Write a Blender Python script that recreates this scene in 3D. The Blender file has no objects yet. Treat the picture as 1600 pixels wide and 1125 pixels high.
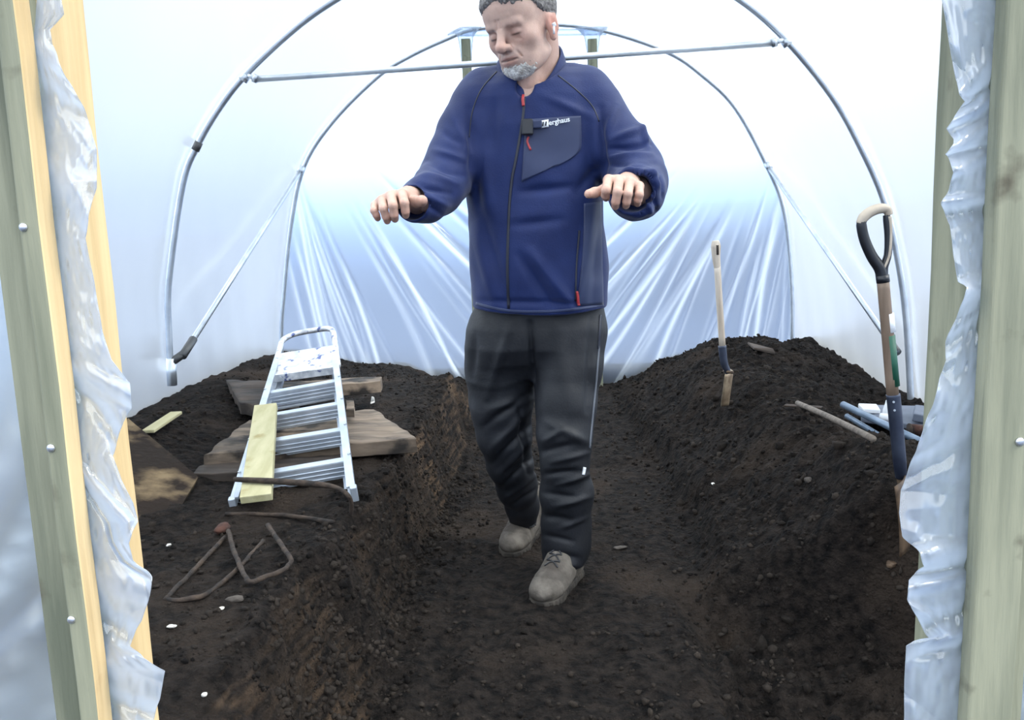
import bpy, bmesh, math, random
import numpy as np
from mathutils import Vector, Matrix
from mathutils.bvhtree import BVHTree

random.seed(7)
SC = bpy.context.scene
COL = SC.collection

# ------------------------------------------------------------------ camera
F = 1350.0; CX, CY = 800.0, 562.5; CAMH = 1.08
_d = np.array([1090 - CX, 8985 - CY, F]); _d /= np.linalg.norm(_d)
_t = np.array([832 - CX, 348 - CY, F]); _f = _t - _d * np.dot(_t, _d); _f /= np.linalg.norm(_f)
RW = np.stack([np.cross(_d, _f), _f, -_d])           # world = RW @ (right, down, forward)
CAM = np.array([0, 0, CAMH])
cd = bpy.data.cameras.new('camera'); cam = bpy.data.objects.new('camera', cd); COL.objects.link(cam)
cd.sensor_fit = 'HORIZONTAL'; cd.sensor_width = 36.0; cd.lens = 36.0 * F / 1600.0
cd.clip_start = 0.02; cd.clip_end = 300
M = Matrix([[RW[i][0], -RW[i][1], -RW[i][2]] for i in range(3)]).to_4x4()
M.translation = Vector(CAM); cam.matrix_world = M
SC.camera = cam

# ------------------------------------------------------------------ sky, sun, exposure
SC.view_settings.view_transform = 'Standard'
SC.view_settings.look = 'None'
SC.view_settings.gamma = 1.0
SC.view_settings.use_curve_mapping = False
SC.view_settings.exposure = 0.0
SC.cycles.transparent_max_bounces = 16
SC.cycles.max_bounces = 8
SC.cycles.transmission_bounces = 8
SC.cycles.sample_clamp_indirect = 6.0
w = bpy.data.worlds.new('sky'); SC.world = w; w.use_nodes = True
nt = w.node_tree; nt.nodes.clear()
tc = nt.nodes.new('ShaderNodeTexCoord'); sp = nt.nodes.new('ShaderNodeSeparateXYZ')
mr = nt.nodes.new('ShaderNodeMapRange'); rp = nt.nodes.new('ShaderNodeValToRGB')
bg = nt.nodes.new('ShaderNodeBackground'); wo = nt.nodes.new('ShaderNodeOutputWorld')
nt.links.new(tc.outputs['Generated'], sp.inputs[0]); nt.links.new(sp.outputs['Z'], mr.inputs['Value'])
mr.inputs['From Min'].default_value = -0.2; mr.inputs['From Max'].default_value = 0.8
nt.links.new(mr.outputs[0], rp.inputs[0]); nt.links.new(rp.outputs[0], bg.inputs[0]); nt.links.new(bg.outputs[0], wo.inputs[0])
cr = rp.color_ramp
cr.elements[0].position = 0.0; cr.elements[0].color = (.14, .22, .42, 1)
cr.elements[1].position = 1.0; cr.elements[1].color = (.97, 1.01, 1.05, 1)
for p, c in ((.20, (.09, .18, .42, 1)), (.235, (.20, .36, .75, 1)), (.28, (.60, .80, 1.08, 1)), (.33, (1.02, 1.06, 1.10, 1))):
    e = cr.elements.new(p); e.color = c
bg.inputs['Strength'].default_value = 3.1
sl = bpy.data.lights.new('sun', 'SUN'); sl.energy = 2.8; sl.angle = math.radians(14); sl.color = (1, .93, .82)
so = bpy.data.objects.new('sun', sl); COL.objects.link(so)
so.rotation_euler = Vector((-.66, .24, -.70)).to_track_quat('-Z', 'Y').to_euler()

# ------------------------------------------------------------------ pixel helpers
def at(px, py, Y):
    r = RW @ np.array([px - CX, py - CY, F]); return CAM + r * ((Y - CAM[1]) / r[1])
def gz(px, py, z):
    r = RW @ np.array([px - CX, py - CY, F]); return CAM + r * ((z - CAM[2]) / r[2])
def projv(P):
    c = (np.asarray(P) - CAM) @ RW
    return np.stack([CX + F * c[:, 0] / c[:, 2], CY + F * c[:, 1] / c[:, 2]], 1)
def ray(px, py):
    r = RW @ np.array([px - CX, py - CY, F]); return Vector(r / np.linalg.norm(r))
V = lambda a: Vector((float(a[0]), float(a[1]), float(a[2])))

# ------------------------------------------------------------------ materials
def mat(name, col, rough=.7, metal=0., col2=None, scale=8., stretch=(1, 1, 1), lo=.35, hi=.65, bump=0., bscale=None,
        sheen=0., spec=.5, detail=6., col3=None, scale3=2., lo3=.5, hi3=.62, attr=None, sss=0.):
    m = bpy.data.materials.new(name); m.use_nodes = True; t = m.node_tree; n = t.nodes; L = t.links
    b = n['Principled BSDF']; b.inputs['Base Color'].default_value = (*col, 1)
    b.inputs['Roughness'].default_value = rough; b.inputs['Metallic'].default_value = metal
    b.inputs['Specular IOR Level'].default_value = spec
    if sheen: b.inputs['Sheen Weight'].default_value = sheen; b.inputs['Sheen Roughness'].default_value = .5
    if sss: b.inputs['Subsurface Weight'].default_value = sss; b.inputs['Subsurface Radius'].default_value = (.012, .005, .003); b.inputs['Subsurface Scale'].default_value = 1.
    co = n.new('ShaderNodeTexCoord'); mp = n.new('ShaderNodeMapping'); mp.inputs['Scale'].default_value = stretch
    L.new(co.outputs['Object'], mp.inputs[0])
    out = None
    if col2:
        no = n.new('ShaderNodeTexNoise'); no.inputs['Scale'].default_value = scale; no.inputs['Detail'].default_value = detail
        L.new(mp.outputs[0], no.inputs[0]); r = n.new('ShaderNodeValToRGB'); L.new(no.outputs[0], r.inputs[0])
        r.color_ramp.elements[0].position = lo; r.color_ramp.elements[0].color = (*col, 1)
        r.color_ramp.elements[1].position = hi; r.color_ramp.elements[1].color = (*col2, 1); out = r.outputs[0]
    if col3:
        no = n.new('ShaderNodeTexNoise'); no.inputs['Scale'].default_value = scale3; no.inputs['Detail'].default_value = 5
        L.new(co.outputs['Object'], no.inputs[0]); mrr = n.new('ShaderNodeMapRange'); L.new(no.outputs[0], mrr.inputs[0])
        mrr.inputs[1].default_value = lo3; mrr.inputs[2].default_value = hi3
        mx = n.new('ShaderNodeMix'); mx.data_type = 'RGBA'; L.new(mrr.outputs[0], mx.inputs[0])
        if out: L.new(out, mx.inputs[6])
        else: mx.inputs[6].default_value = (*col, 1)
        mx.inputs[7].default_value = (*col3, 1); out = mx.outputs[2]
    if attr:
        a = n.new('ShaderNodeAttribute'); a.attribute_name = attr
        mx = n.new('ShaderNodeMix'); mx.data_type = 'RGBA'; mx.blend_type = 'MULTIPLY'; mx.inputs[0].default_value = 1
        if out: L.new(out, mx.inputs[6])
        else: mx.inputs[6].default_value = (*col, 1)
        L.new(a.outputs['Color'], mx.inputs[7]); out = mx.outputs[2]
    if out: L.new(out, b.inputs['Base Color'])
    if bump:
        no = n.new('ShaderNodeTexNoise'); no.inputs['Scale'].default_value = bscale or scale * 3; no.inputs['Detail'].default_value = 8
        L.new(mp.outputs[0], no.inputs[0]); bp = n.new('ShaderNodeBump'); bp.inputs['Strength'].default_value = bump
        bp.inputs['Distance'].default_value = .01
        L.new(no.outputs[0], bp.inputs['Height']); L.new(bp.outputs[0], b.inputs['Normal'])
    return m

def film(name, transp=.35, rough=.25, tint=(.80, .90, 1.), gloss=.08, blur=0., bump=.0, bscale=20., stretch=(1, 1, 1)):
    m = bpy.data.materials.new(name); m.use_nodes = True; t = m.node_tree; n = t.nodes; L = t.links; n.clear()
    o = n.new('ShaderNodeOutputMaterial'); tr = n.new('ShaderNodeBsdfTransparent'); tl = n.new('ShaderNodeBsdfTranslucent')
    df = n.new('ShaderNodeBsdfDiffuse'); gl = n.new('ShaderNodeBsdfGlossy')
    tr.inputs[0].default_value = (*tint, 1); tl.inputs[0].default_value = (*tint, 1); df.inputs[0].default_value = (*tint, 1)
    gl.inputs['Roughness'].default_value = rough
    m1 = n.new('ShaderNodeMixShader'); m1.inputs[0].default_value = .22; L.new(tl.outputs[0], m1.inputs[1]); L.new(df.outputs[0], m1.inputs[2])
    m2 = n.new('ShaderNodeMixShader'); L.new(m1.outputs[0], m2.inputs[1])
    lw = n.new('ShaderNodeLayerWeight'); lw.inputs[0].default_value = .5; at1 = n.new('ShaderNodeAttribute'); at1.attribute_name = 'fold'
    q1 = n.new('ShaderNodeMath'); q1.operation = 'MULTIPLY_ADD'; L.new(lw.outputs['Facing'], q1.inputs[0]); q1.inputs[1].default_value = -.85; q1.inputs[2].default_value = 1.0
    q2 = n.new('ShaderNodeMath'); q2.operation = 'MULTIPLY_ADD'; L.new(at1.outputs['Fac'], q2.inputs[0]); q2.inputs[1].default_value = -.9; q2.inputs[2].default_value = 1.0
    q3 = n.new('ShaderNodeMath'); q3.operation = 'MULTIPLY'; L.new(q1.outputs[0], q3.inputs[0]); L.new(q2.outputs[0], q3.inputs[1])
    q4 = n.new('ShaderNodeMath'); q4.operation = 'MULTIPLY'; q4.use_clamp = True; L.new(q3.outputs[0], q4.inputs[0]); q4.inputs[1].default_value = transp
    L.new(q4.outputs[0], m2.inputs[0])
    L.new(tr.outputs[0], m2.inputs[2])
    if blur:
        rf = n.new('ShaderNodeBsdfRefraction'); rf.inputs['IOR'].default_value = 1.18; rf.inputs['Roughness'].default_value = .75; rf.inputs[0].default_value = (*tint, 1)
        mb = n.new('ShaderNodeMixShader'); mb.inputs[0].default_value = blur; L.new(tr.outputs[0], mb.inputs[1]); L.new(rf.outputs[0], mb.inputs[2]); L.new(mb.outputs[0], m2.inputs[2])
    fr = n.new('ShaderNodeLayerWeight'); fr.inputs[0].default_value = .35
    ma = n.new('ShaderNodeMath'); ma.operation = 'MULTIPLY_ADD'; L.new(fr.outputs['Fresnel'], ma.inputs[0]); ma.inputs[1].default_value = .5; ma.inputs[2].default_value = gloss
    m3 = n.new('ShaderNodeMixShader'); L.new(ma.outputs[0], m3.inputs[0]); L.new(m2.outputs[0], m3.inputs[1]); L.new(gl.outputs[0], m3.inputs[2])
    L.new(m3.outputs[0], o.inputs[0])
    if bump:
        co = n.new('ShaderNodeTexCoord'); mp = n.new('ShaderNodeMapping'); mp.inputs['Scale'].default_value = stretch
        L.new(co.outputs['Object'], mp.inputs[0])
        no = n.new('ShaderNodeTexNoise'); no.inputs['Scale'].default_value = bscale; no.inputs['Detail'].default_value = 3
        L.new(mp.outputs[0], no.inputs[0]); bp = n.new('ShaderNodeBump'); bp.inputs['Strength'].default_value = bump
        bp.inputs['Distance'].default_value = .01
        L.new(no.outputs[0], bp.inputs['Height'])
        for s in (tl, df, gl): L.new(bp.outputs[0], s.inputs['Normal'])
    return m

MT = {}
MT['soil'] = mat('soil', (.003, .0027, .0027), .95, col2=(.024, .0185, .0155), scale=34, lo=.34, hi=.70, detail=9., bump=1., bscale=85, spec=.12, col3=(.040, .029, .022), scale3=2.3, lo3=.52, hi3=.72)
for _n in MT['soil'].node_tree.nodes:
    if _n.type == 'BUMP': _n.inputs['Distance'].default_value = .022
MT['crumb'] = mat('soil_crumbs', (.005, .0042, .004), .95, col2=(.034, .027, .022), scale=11, bump=.6, bscale=90, spec=.15)
MT['soilpale'] = mat('warm_lit_soil', (.03, .022, .016), .95, col2=(.10, .07, .045), scale=14, stretch=(1, 1, .3), bump=.8, bscale=60, spec=.1)  # paler soil colour with the warm light of the cut in it
MT['grass'] = mat('outside_field', (.015, .035, .09), .9, col2=(.03, .06, .13), scale=.8)
MT['tube'] = mat('galvanised_steel', (.55, .60, .66), .32, .75, col2=(.68, .73, .78), scale=14, stretch=(1, 1, 1))
MT['clamp'] = mat('dark_clamp', (.12, .12, .12), .5, .8)
MT['greenwood'] = mat('green_treated_timber', (.12, .135, .095), .75, col2=(.25, .26, .185), scale=10, stretch=(4, 4, .35), bump=.25, bscale=30, col3=(.08, .075, .05), scale3=16, lo3=.60, hi3=.72)
MT['yellowwood'] = mat('pale_yellow_timber', (.52, .38, .19), .7, col2=(.66, .51, .28), scale=10, stretch=(5, 5, .3), bump=.15, bscale=30, col3=(.42, .26, .12), scale3=9, lo3=.68, hi3=.76)
MT['plank'] = mat('treated_board', (.36, .33, .18), .7, col2=(.47, .43, .26), scale=8, stretch=(3, .4, 3), bump=.2, bscale=30, col3=(.30, .25, .11), scale3=11, lo3=.63, hi3=.73)
MT['oldwood'] = mat('weathered_timber', (.06, .045, .033), .9, col2=(.24, .18, .13), scale=5, stretch=(.6, 3, 3), bump=.5, bscale=14, col3=(.02, .016, .013), scale3=7, lo3=.5, hi3=.6)
MT['darkwood'] = mat('damp_dark_timber', (.018, .014, .012), .85, col2=(.075, .055, .042), scale=5, stretch=(.6, 3, 3), bump=.5, bscale=14)
MT['ply'] = mat('mud_stained_board', (.022, .016, .013), .95, col2=(.20, .145, .085), scale=11, bump=.6, bscale=40, lo=.42, hi=.66, detail=9., col3=(.022, .017, .014), scale3=3.2, lo3=.44, hi3=.56, spec=.1)
MT['alu'] = mat('aluminium', (.46, .51, .58), .35, .55, col2=(.60, .65, .72), scale=12, bump=.05)
MT['alupaint'] = mat('paint_splashed_aluminium', (.50, .52, .56), .45, .45, col2=(.90, .90, .90), scale=30, col3=(.10, .13, .30), scale3=26, lo3=.60, hi3=.66)
MT['rust'] = mat('rusty_iron', (.012, .009, .008), .85, .2, col2=(.060, .040, .028), scale=28, bump=.5, bscale=80)
MT['rustred'] = mat('red_rust', (.015, .009, .008), .9, .1, col2=(.075, .026, .015), scale=30, bump=.4)
MT['zinc'] = mat('zinc_screw', (.55, .58, .6), .35, .8)
MT['black'] = mat('black_plastic', (.012, .013, .017), .35)
MT['bronze'] = mat('worn_grip', (.36, .29, .22), .45, .2, col2=(.52, .44, .35), scale=20)
MT['ash'] = mat('worn_ash_shaft', (.12, .080, .052), .55, col2=(.22, .155, .11), scale=10, stretch=(4, 4, .4), bump=.1)
MT['greyshaft'] = mat('weathered_handle', (.10, .082, .066), .8, col2=(.20, .165, .135), scale=14, stretch=(.5, 4, 4), bump=.2)
MT['bluetube'] = mat('blue_grey_tube', (.12, .17, .24), .35, .4, col2=(.26, .33, .42), scale=9)
MT['paleshaft'] = mat('pale_worn_shaft', (.42, .34, .26), .5, col2=(.62, .54, .45), scale=14, stretch=(4, 4, .4))
MT['bladelight'] = mat('worn_brown_blade', (.16, .11, .07), .55, .4, col2=(.36, .28, .19), scale=22)
MT['navysteel'] = mat('dark_blue_steel', (.018, .024, .045), .4, .5, col2=(.05, .06, .09), scale=14)
MT['white'] = mat('white_plastic', (.8, .82, .85), .5)
MT['green'] = mat('green_label', (.01, .085, .05), .5)
MT['slate'] = mat('blue_grey_slate', (.09, .11, .15), .6, col2=(.15, .17, .22), scale=9)
MT['bladerust'] = mat('rusty_blade', (.05, .032, .022), .6, .4, col2=(.15, .095, .055), scale=22)
MT['film'] = film('polythene_cover', .80, .3, blur=.75, tint=(.90, .96, 1.), gloss=.03)
MT['endfilm'] = film('creased_polythene', .74, .16, gloss=.05, blur=.92)
MT['flap'] = film('loose_polythene', .76, .16, gloss=.05, tint=(.86, .92, 1.))
MT['skin'] = mat('skin', (.50, .33, .265), .5, attr='tint', col2=(.58, .39, .315), scale=40, bump=.12, bscale=260, sss=.12)
MT['hair'] = mat('grey_hair', (.10, .09, .085), .8, col2=(.24, .225, .22), scale=140, stretch=(1, .4, 1), bump=.5, bscale=200)
MT['beard'] = mat('grey_beard', (.60, .56, .51), .8, col2=(.92, .90, .86), scale=120, bump=.8, bscale=260, col3=(.26, .21, .18), scale3=30, lo3=.50, hi3=.68)
MT['eye'] = mat('eye', (.03, .025, .025), .3)
MT['brow'] = mat('eyebrow_hair', (.20, .155, .13), .8, col2=(.36, .31, .27), scale=200, bump=.5, bscale=300)
MT['lip'] = mat('lips', (.34, .15, .13), .5)
MT['fleece'] = mat('navy_fleece', (.005, .014, .075), .62, col2=(.008, .020, .095), scale=10, bump=.12, bscale=240, sheen=.12, spec=.25)
MT['panel'] = mat('blue_grey_panel', (.012, .022, .072), .6, col2=(.018, .030, .088), scale=10, sheen=.12)
MT['zip'] = mat('dark_zip', (.006, .008, .02), .45)
MT['red'] = mat('red_cord', (.36, .03, .035), .5)
MT['trouser'] = mat('black_walking_trousers', (.004, .005, .008), .6, col2=(.008, .009, .013), scale=7, bump=.1, bscale=160, spec=.42, col3=(.026, .026, .028), scale3=5, lo3=.6, hi3=.8)
MT['piping'] = mat('grey_piping', (.10, .11, .13), .6)
MT['shoe'] = mat('muddy_grey_leather', (.055, .046, .038), .85, col2=(.135, .118, .10), scale=22, bump=.4, bscale=90, col3=(.05, .04, .033), scale3=12, lo3=.55, hi3=.68)
MT['sole'] = mat('muddy_rubber', (.018, .015, .013), .9, col2=(.05, .042, .034), scale=20, bump=.4)
MT['stone'] = mat('pale_stone', (.50, .46, .40), .8, col2=(.72, .70, .66), scale=40)
MT['flint'] = mat('brown_stone', (.035, .028, .023), .85, col2=(.075, .062, .052), scale=30)

# ------------------------------------------------------------------ object helpers
def tag(o, label=None, cat=None, group=None, kind=None):
    if label: o['label'] = label
    if cat: o['category'] = cat
    if group: o['group'] = group
    if kind: o['kind'] = kind
    return o
def link(name, me, m=None, parent=None, smooth=True):
    if m is not None:
        for x in (m if isinstance(m, (list, tuple)) else [m]): me.materials.append(x)
    if smooth: me.polygons.foreach_set('use_smooth', [True] * len(me.polygons))
    o = bpy.data.objects.new(name, me); COL.objects.link(o)
    if parent:
        o.parent = parent; o.matrix_parent_inverse = Matrix.Translation(-parent.location)
    return o
def pydata(name, v, f, m=None, parent=None, smooth=True):
    me = bpy.data.meshes.new(name); me.from_pydata([tuple(map(float, p)) for p in v], [], [tuple(map(int, q)) for q in f]); me.update()
    return link(name, me, m, parent, smooth)
def frombm(name, bm, m=None, parent=None, smooth=False, autos=False):
    bmesh.ops.recalc_face_normals(bm, faces=bm.faces)
    me = bpy.data.meshes.new(name); bm.to_mesh(me); bm.free()
    o = link(name, me, m, parent, smooth)
    return o
def empty(name, loc, label, cat, group=None):
    o = bpy.data.objects.new(name, None); COL.objects.link(o); o.location = V(loc); o.empty_display_size = .1
    return tag(o, label, cat, group)
def mod(o, t, **k):
    m = o.modifiers.new(t.lower(), t)
    for a, b in k.items(): setattr(m, a, b)
    return m
def ring_frame(P):
    P = [V(p) for p in P]; T = []
    for i in range(len(P)):
        a = P[max(i - 1, 0)]; b = P[min(i + 1, len(P) - 1)]; T.append((b - a).normalized())
    u = T[0].orthogonal().normalized(); R = []
    for t in T:
        u = (u - t * u.dot(t)).normalized(); R.append((u.copy(), t.cross(u)))
    return P, T, R
def tube(bm, P, r, n=12, caps=True, up=None, sq=None):
    """swept tube; r a number or list; sq=(a,b) elliptical factors along up and side"""
    P, T, R = ring_frame(P)
    if not hasattr(r, '__len__'): r = [r] * len(P)
    rings = []
    for i, p in enumerate(P):
        u, v = R[i]
        if up is not None:
            u = Vector(up); u = (u - T[i] * u.dot(T[i])).normalized(); v = T[i].cross(u)
        a, b = sq or (1, 1)
        rings.append([bm.verts.new(p + u * (r[i] * a * math.cos(2 * math.pi * k / n)) + v * (r[i] * b * math.sin(2 * math.pi * k / n))) for k in range(n)])
    for i in range(len(rings) - 1):
        for k in range(n):
            bm.faces.new((rings[i][k], rings[i][(k + 1) % n], rings[i + 1][(k + 1) % n], rings[i + 1][k]))
    if caps:
        bm.faces.new(rings[0][::-1]); bm.faces.new(rings[-1])
def smoothpath(P, n=8):
    P = [np.array(p, float) for p in P]; out = []
    for i in range(len(P) - 1):
        p0 = P[max(i - 1, 0)]; p1 = P[i]; p2 = P[i + 1]; p3 = P[min(i + 2, len(P) - 1)]
        for k in range(n):
            t = k / n
            out.append(.5 * (2 * p1 + (p2 - p0) * t + (2 * p0 - 5 * p1 + 4 * p2 - p3) * t * t + (3 * p1 - p0 - 3 * p2 + p3) * t ** 3))
    out.append(P[-1]); return out
def hexa(bm, c):
    """c: 8 corners, bottom four then top four"""
    v = [bm.verts.new(V(p)) for p in c]
    fs = [bm.faces.new([v[i] for i in q]) for q in ((0, 3, 2, 1), (4, 5, 6, 7), (0, 1, 5, 4), (1, 2, 6, 5), (2, 3, 7, 6), (3, 0, 4, 7))]
    return v, fs
def box(bm, x0, x1, y0, y1, z0, z1, bev=.0):
    v, fs = hexa(bm, [(x0, y0, z0), (x1, y0, z0), (x1, y1, z0), (x0, y1, z0), (x0, y0, z1), (x1, y0, z1), (x1, y1, z1), (x0, y1, z1)])
    return v
def slab(bm, quad, th, nrm=None):
    """quad of four points (top), extruded down its normal by th"""
    q = [V(p) for p in quad]; n = (q[1] - q[0]).cross(q[3] - q[0]).normalized()
    if n.z < 0: n = -n
    if nrm is not None: n = Vector(nrm)
    return hexa(bm, [p - n * th for p in q] + q)
def beam(bm, a, b, w_, h_, up=(0, 0, 1)):
    a = V(a); b = V(b); t = (b - a).normalized(); u = Vector(up); u = (u - t * u.dot(t)).normalized(); s = t.cross(u)
    c = []
    for sg in (-1, 1):
        for p, q in ((a, -1), (a, 1), (b, 1), (b, -1)):
            c.append(p + s * (q * w_ / 2) + u * (sg * h_ / 2))
    return hexa(bm, c)
def bev(o, w_=.003, seg=2): 
    mod(o, 'BEVEL', width=w_, segments=seg, limit_method='ANGLE'); return o

# value noise
def _lat(seed, n=64): return np.random.RandomState(seed).rand(n, n)
def n2(x, y, f, seed):
    L = _lat(seed); x = np.asarray(x) * f + 1000.3; y = np.asarray(y) * f + 1000.7
    xi = np.floor(x).astype(int); yi = np.floor(y).astype(int); u = x - xi; v = y - yi
    u = u * u * (3 - 2 * u); v = v * v * (3 - 2 * v)
    g = lambda a, b: L[a % 64, b % 64]
    return (g(xi, yi) * (1 - u) + g(xi + 1, yi) * u) * (1 - v) + (g(xi, yi + 1) * (1 - u) + g(xi + 1, yi + 1) * u) * v - .5
def n3(P, f, seed):
    L = np.random.RandomState(seed).rand(32, 32, 32); Q = np.asarray(P) * f + 500.37
    I = np.floor(Q).astype(int); U = Q - I; U = U * U * (3 - 2 * U); r = 0
    for a in (0, 1):
        for b in (0, 1):
            for c in (0, 1):
                wgt = (U[..., 0] if a else 1 - U[..., 0]) * (U[..., 1] if b else 1 - U[..., 1]) * (U[..., 2] if c else 1 - U[..., 2])
                r = r + wgt * L[(I[..., 0] + a) % 32, (I[..., 1] + b) % 32, (I[..., 2] + c) % 32]
    return r - .5
def sstep(a, b, x): t = np.clip((x - a) / (b - a), 0, 1); return t * t * (3 - 2 * t)

# ------------------------------------------------------------------ soil
def soil_h(x, y):
    x = np.asarray(x, float); y = np.asarray(y, float)
    floor = .0 + .09 * sstep(3.6, 5.2, y) - .03 * sstep(2.3, 1.5, y)
    wob = n2(x, y, 3.1, 3) * .10 + n2(x, y, 9, 4) * .05
    xl = np.interp(y, [0, 1.3, 1.6, 2.2, 2.5, 3, 4, 5.2], [-.54, -.53, -.50, -.45, -.44, -.43, -.40, -.43]) + wob * np.interp(y, [0, 2.2, 2.6, 6], [1., 1., .45, .4])
    wl = np.interp(y, [0, 1.9, 2.4, 6], [.10, .12, .055, .05])
    tl = sstep(xl + wl, xl - wl, x)
    hl = .30 + .09 * sstep(-1.0, -1.5, x) - .10 * sstep(4.2, 5.2, y) * sstep(-.9, -.5, x) - .05 * sstep(4.4, 5.2, y) - .10 * sstep(1.7, .9, y)
    xr = np.interp(y, [0, 1.3, 1.7, 2.45, 3, 3.5, 4, 5.2], [.36, .36, .38, .50, .56, .56, .50, .45]) + wob * .45
    step = np.interp(y, [0, 2.2, 2.8, 3.6, 5.2], [.06, .10, .20, .17, .06])
    tr1 = sstep(xr - .035, xr + .05, x)
    wr = np.interp(y, [0, 2.2, 3.0, 4, 5.2], [.55, .50, .42, .42, .60])
    tr2 = sstep(xr, xr + wr, x)
    hr = .34 + .07 * np.exp(-(((x - 1.15) / .35) ** 2 + ((y - 4.5) / .6) ** 2)) - .09 * sstep(1.15, 1.55, x) * sstep(4.6, 3.2, y) \
        + .06 * np.exp(-(((x - .95) / .22) ** 2 + ((y - 2.35) / .25) ** 2)) - .08 * sstep(4.8, 5.2, y) - .08 * np.exp(-(((x - 1.32) / .22) ** 2 + ((y - 3.1) / .35) ** 2))
    pit = sstep(-.10, .14, y - (2.30 - .5 * (x - .5)) + wob * .8); pit = 1 - (1 - pit) * sstep(.35, .5, x)
    z = floor + tl * (hl - floor) + (tr1 * step * .6 + tr2 * (hr - floor - step * .6)) * (pit * .86 + .14) - .10 * (1 - pit)
    rough = np.where(x < xl, .45, np.where(x > xr, 1., .40)) + .55 * np.exp(-((x - xl) / .12) ** 2)
    rough = rough * (1 + .8 * (1 - pit)); z += rough * (n2(x, y, 5, 11) * .045 + n2(x, y, 13, 12) * .028 + n2(x, y, 30, 13) * .020 + n2(x, y, 60, 14) * .012 + n2(x, y, 110, 15) * .007)
    cl = n2(x, y, 22, 17); z += rough * .022 * np.clip(cl - .12, 0, 1) * 3 * .5
    # rake / drag marks in the trench floor
    z += (1 - tl) * (1 - tr1) * .008 * np.sin(x * 38 + n2(x, y, 3, 21) * 9) * sstep(3.2, 1.8, y)
    return z
gx = np.arange(-1.60, 1.661, .0105); gy = np.concatenate([np.arange(-.6, 1.4, .03), np.arange(1.4, 3.2, .009), np.arange(3.2, 5.26, .014)])
X, Yg = np.meshgrid(gx, gy, indexing='ij'); Z = soil_h(X, Yg)
nx, ny = X.shape
idx = np.arange(nx * ny).reshape(nx, ny)
fa = np.stack([idx[:-1, :-1], idx[1:, :-1], idx[1:, 1:], idx[:-1, 1:]], -1).reshape(-1, 4)
def fastmesh(name, v, f):
    me = bpy.data.meshes.new(name); v = np.asarray(v, np.float32); f = np.asarray(f, np.int32); k = f.shape[1]
    me.vertices.add(len(v)); me.vertices.foreach_set('co', v.ravel())
    me.loops.add(f.size); me.loops.foreach_set('vertex_index', f.ravel())
    me.polygons.add(len(f)); me.polygons.foreach_set('loop_start', np.arange(0, f.size, k, dtype=np.int32)); me.polygons.foreach_set('loop_total', np.full(len(f), k, np.int32))
    me.update(calc_edges=True); return me
sv = np.stack([X, Yg, Z], -1).reshape(-1, 3)
me = fastmesh('floor', sv, fa)
floor = link('floor', me, MT['soil']); tag(floor, kind='structure')
# the cut left face: warm light painted in as patches of paler soil
gxz = np.gradient(Z, gx, axis=0); steep = np.abs(gxz)
pale = sstep(.5, 1.3, steep) * sstep(-.30, -.36, X) * sstep(-.80, -.70, X) * (.25 + .75 * sstep(-.15, .2, n2(X, Yg, 7, 31))) * (1 - .85 * np.exp(-((Yg - 2.05) / .28) ** 2))
pa = me.attributes.new('pale', 'FLOAT', 'POINT'); pa.data.foreach_set('value', pale.ravel().astype(np.float32))
_t = MT['soil'].node_tree; _b = _t.nodes['Principled BSDF']; _l = _b.inputs['Base Color'].links[0].from_socket
_n = _t.nodes.new('ShaderNodeAttribute'); _n.attribute_name = 'pale'; _q = _t.nodes.new('ShaderNodeTexNoise'); _q.inputs['Scale'].default_value = 30; _q.inputs['Detail'].default_value = 6
_r = _t.nodes.new('ShaderNodeMapRange'); _r.inputs[1].default_value = .42; _r.inputs[2].default_value = .66; _t.links.new(_q.outputs[0], _r.inputs[0])
_m = _t.nodes.new('ShaderNodeMath'); _m.operation = 'MULTIPLY'; _t.links.new(_n.outputs['Fac'], _m.inputs[0]); _t.links.new(_r.outputs[0], _m.inputs[1])
_x = _t.nodes.new('ShaderNodeMix'); _x.data_type = 'RGBA'; _t.links.new(_m.outputs[0], _x.inputs[0]); _t.links.new(_l, _x.inputs[6]); _x.inputs[7].default_value = (.10, .066, .042, 1)
_t.links.new(_x.outputs[2], _b.inputs['Base Color'])
SOIL = BVHTree.FromPolygons([tuple(p) for p in sv.tolist()], fa.tolist())
def soilz(x, y):
    h = SOIL.ray_cast(Vector((x, y, 3)), Vector((0, 0, -1))); return h[0].z if h[0] else 0.3
def onsoil(px, py, lift=0.):
    h = SOIL.ray_cast(Vector(CAM), ray(px, py)); p = h[0] if h[0] else V(gz(px, py, .3))
    return Vector((p.x, p.y, p.z + lift))
# loose crumbs
def blobs(items, seed, sub=1):
    rs = np.random.RandomState(seed); bm = bmesh.new(); bmesh.ops.create_icosphere(bm, subdivisions=sub, radius=1)
    bv = np.array([v.co[:] for v in bm.verts]); bf = np.array([[v.index for v in f.verts] for f in bm.faces]); bm.free()
    Vs, Fs = [], []
    for i, (p, r) in enumerate(items):
        sc = r * (0.6 + .7 * rs.rand(3)); d = bv * (1 + .9 * (rs.rand(len(bv), 1) - .5)); a = rs.rand() * 6.28
        d = d * sc; c, s = math.cos(a), math.sin(a); d = np.stack([d[:, 0] * c - d[:, 1] * s, d[:, 0] * s + d[:, 1] * c, d[:, 2]], 1)
        Vs.append(d + np.array(p)); Fs.append(bf + i * len(bv))
    return np.concatenate(Vs), np.concatenate(Fs)
rs = np.random.RandomState(5); it = []
N = 26000
xs = rs.uniform(-1.5, 1.5, N); ys = 1.5 + 3.65 * rs.rand(N) ** 1.3
zz = soil_h(xs, ys)
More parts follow.
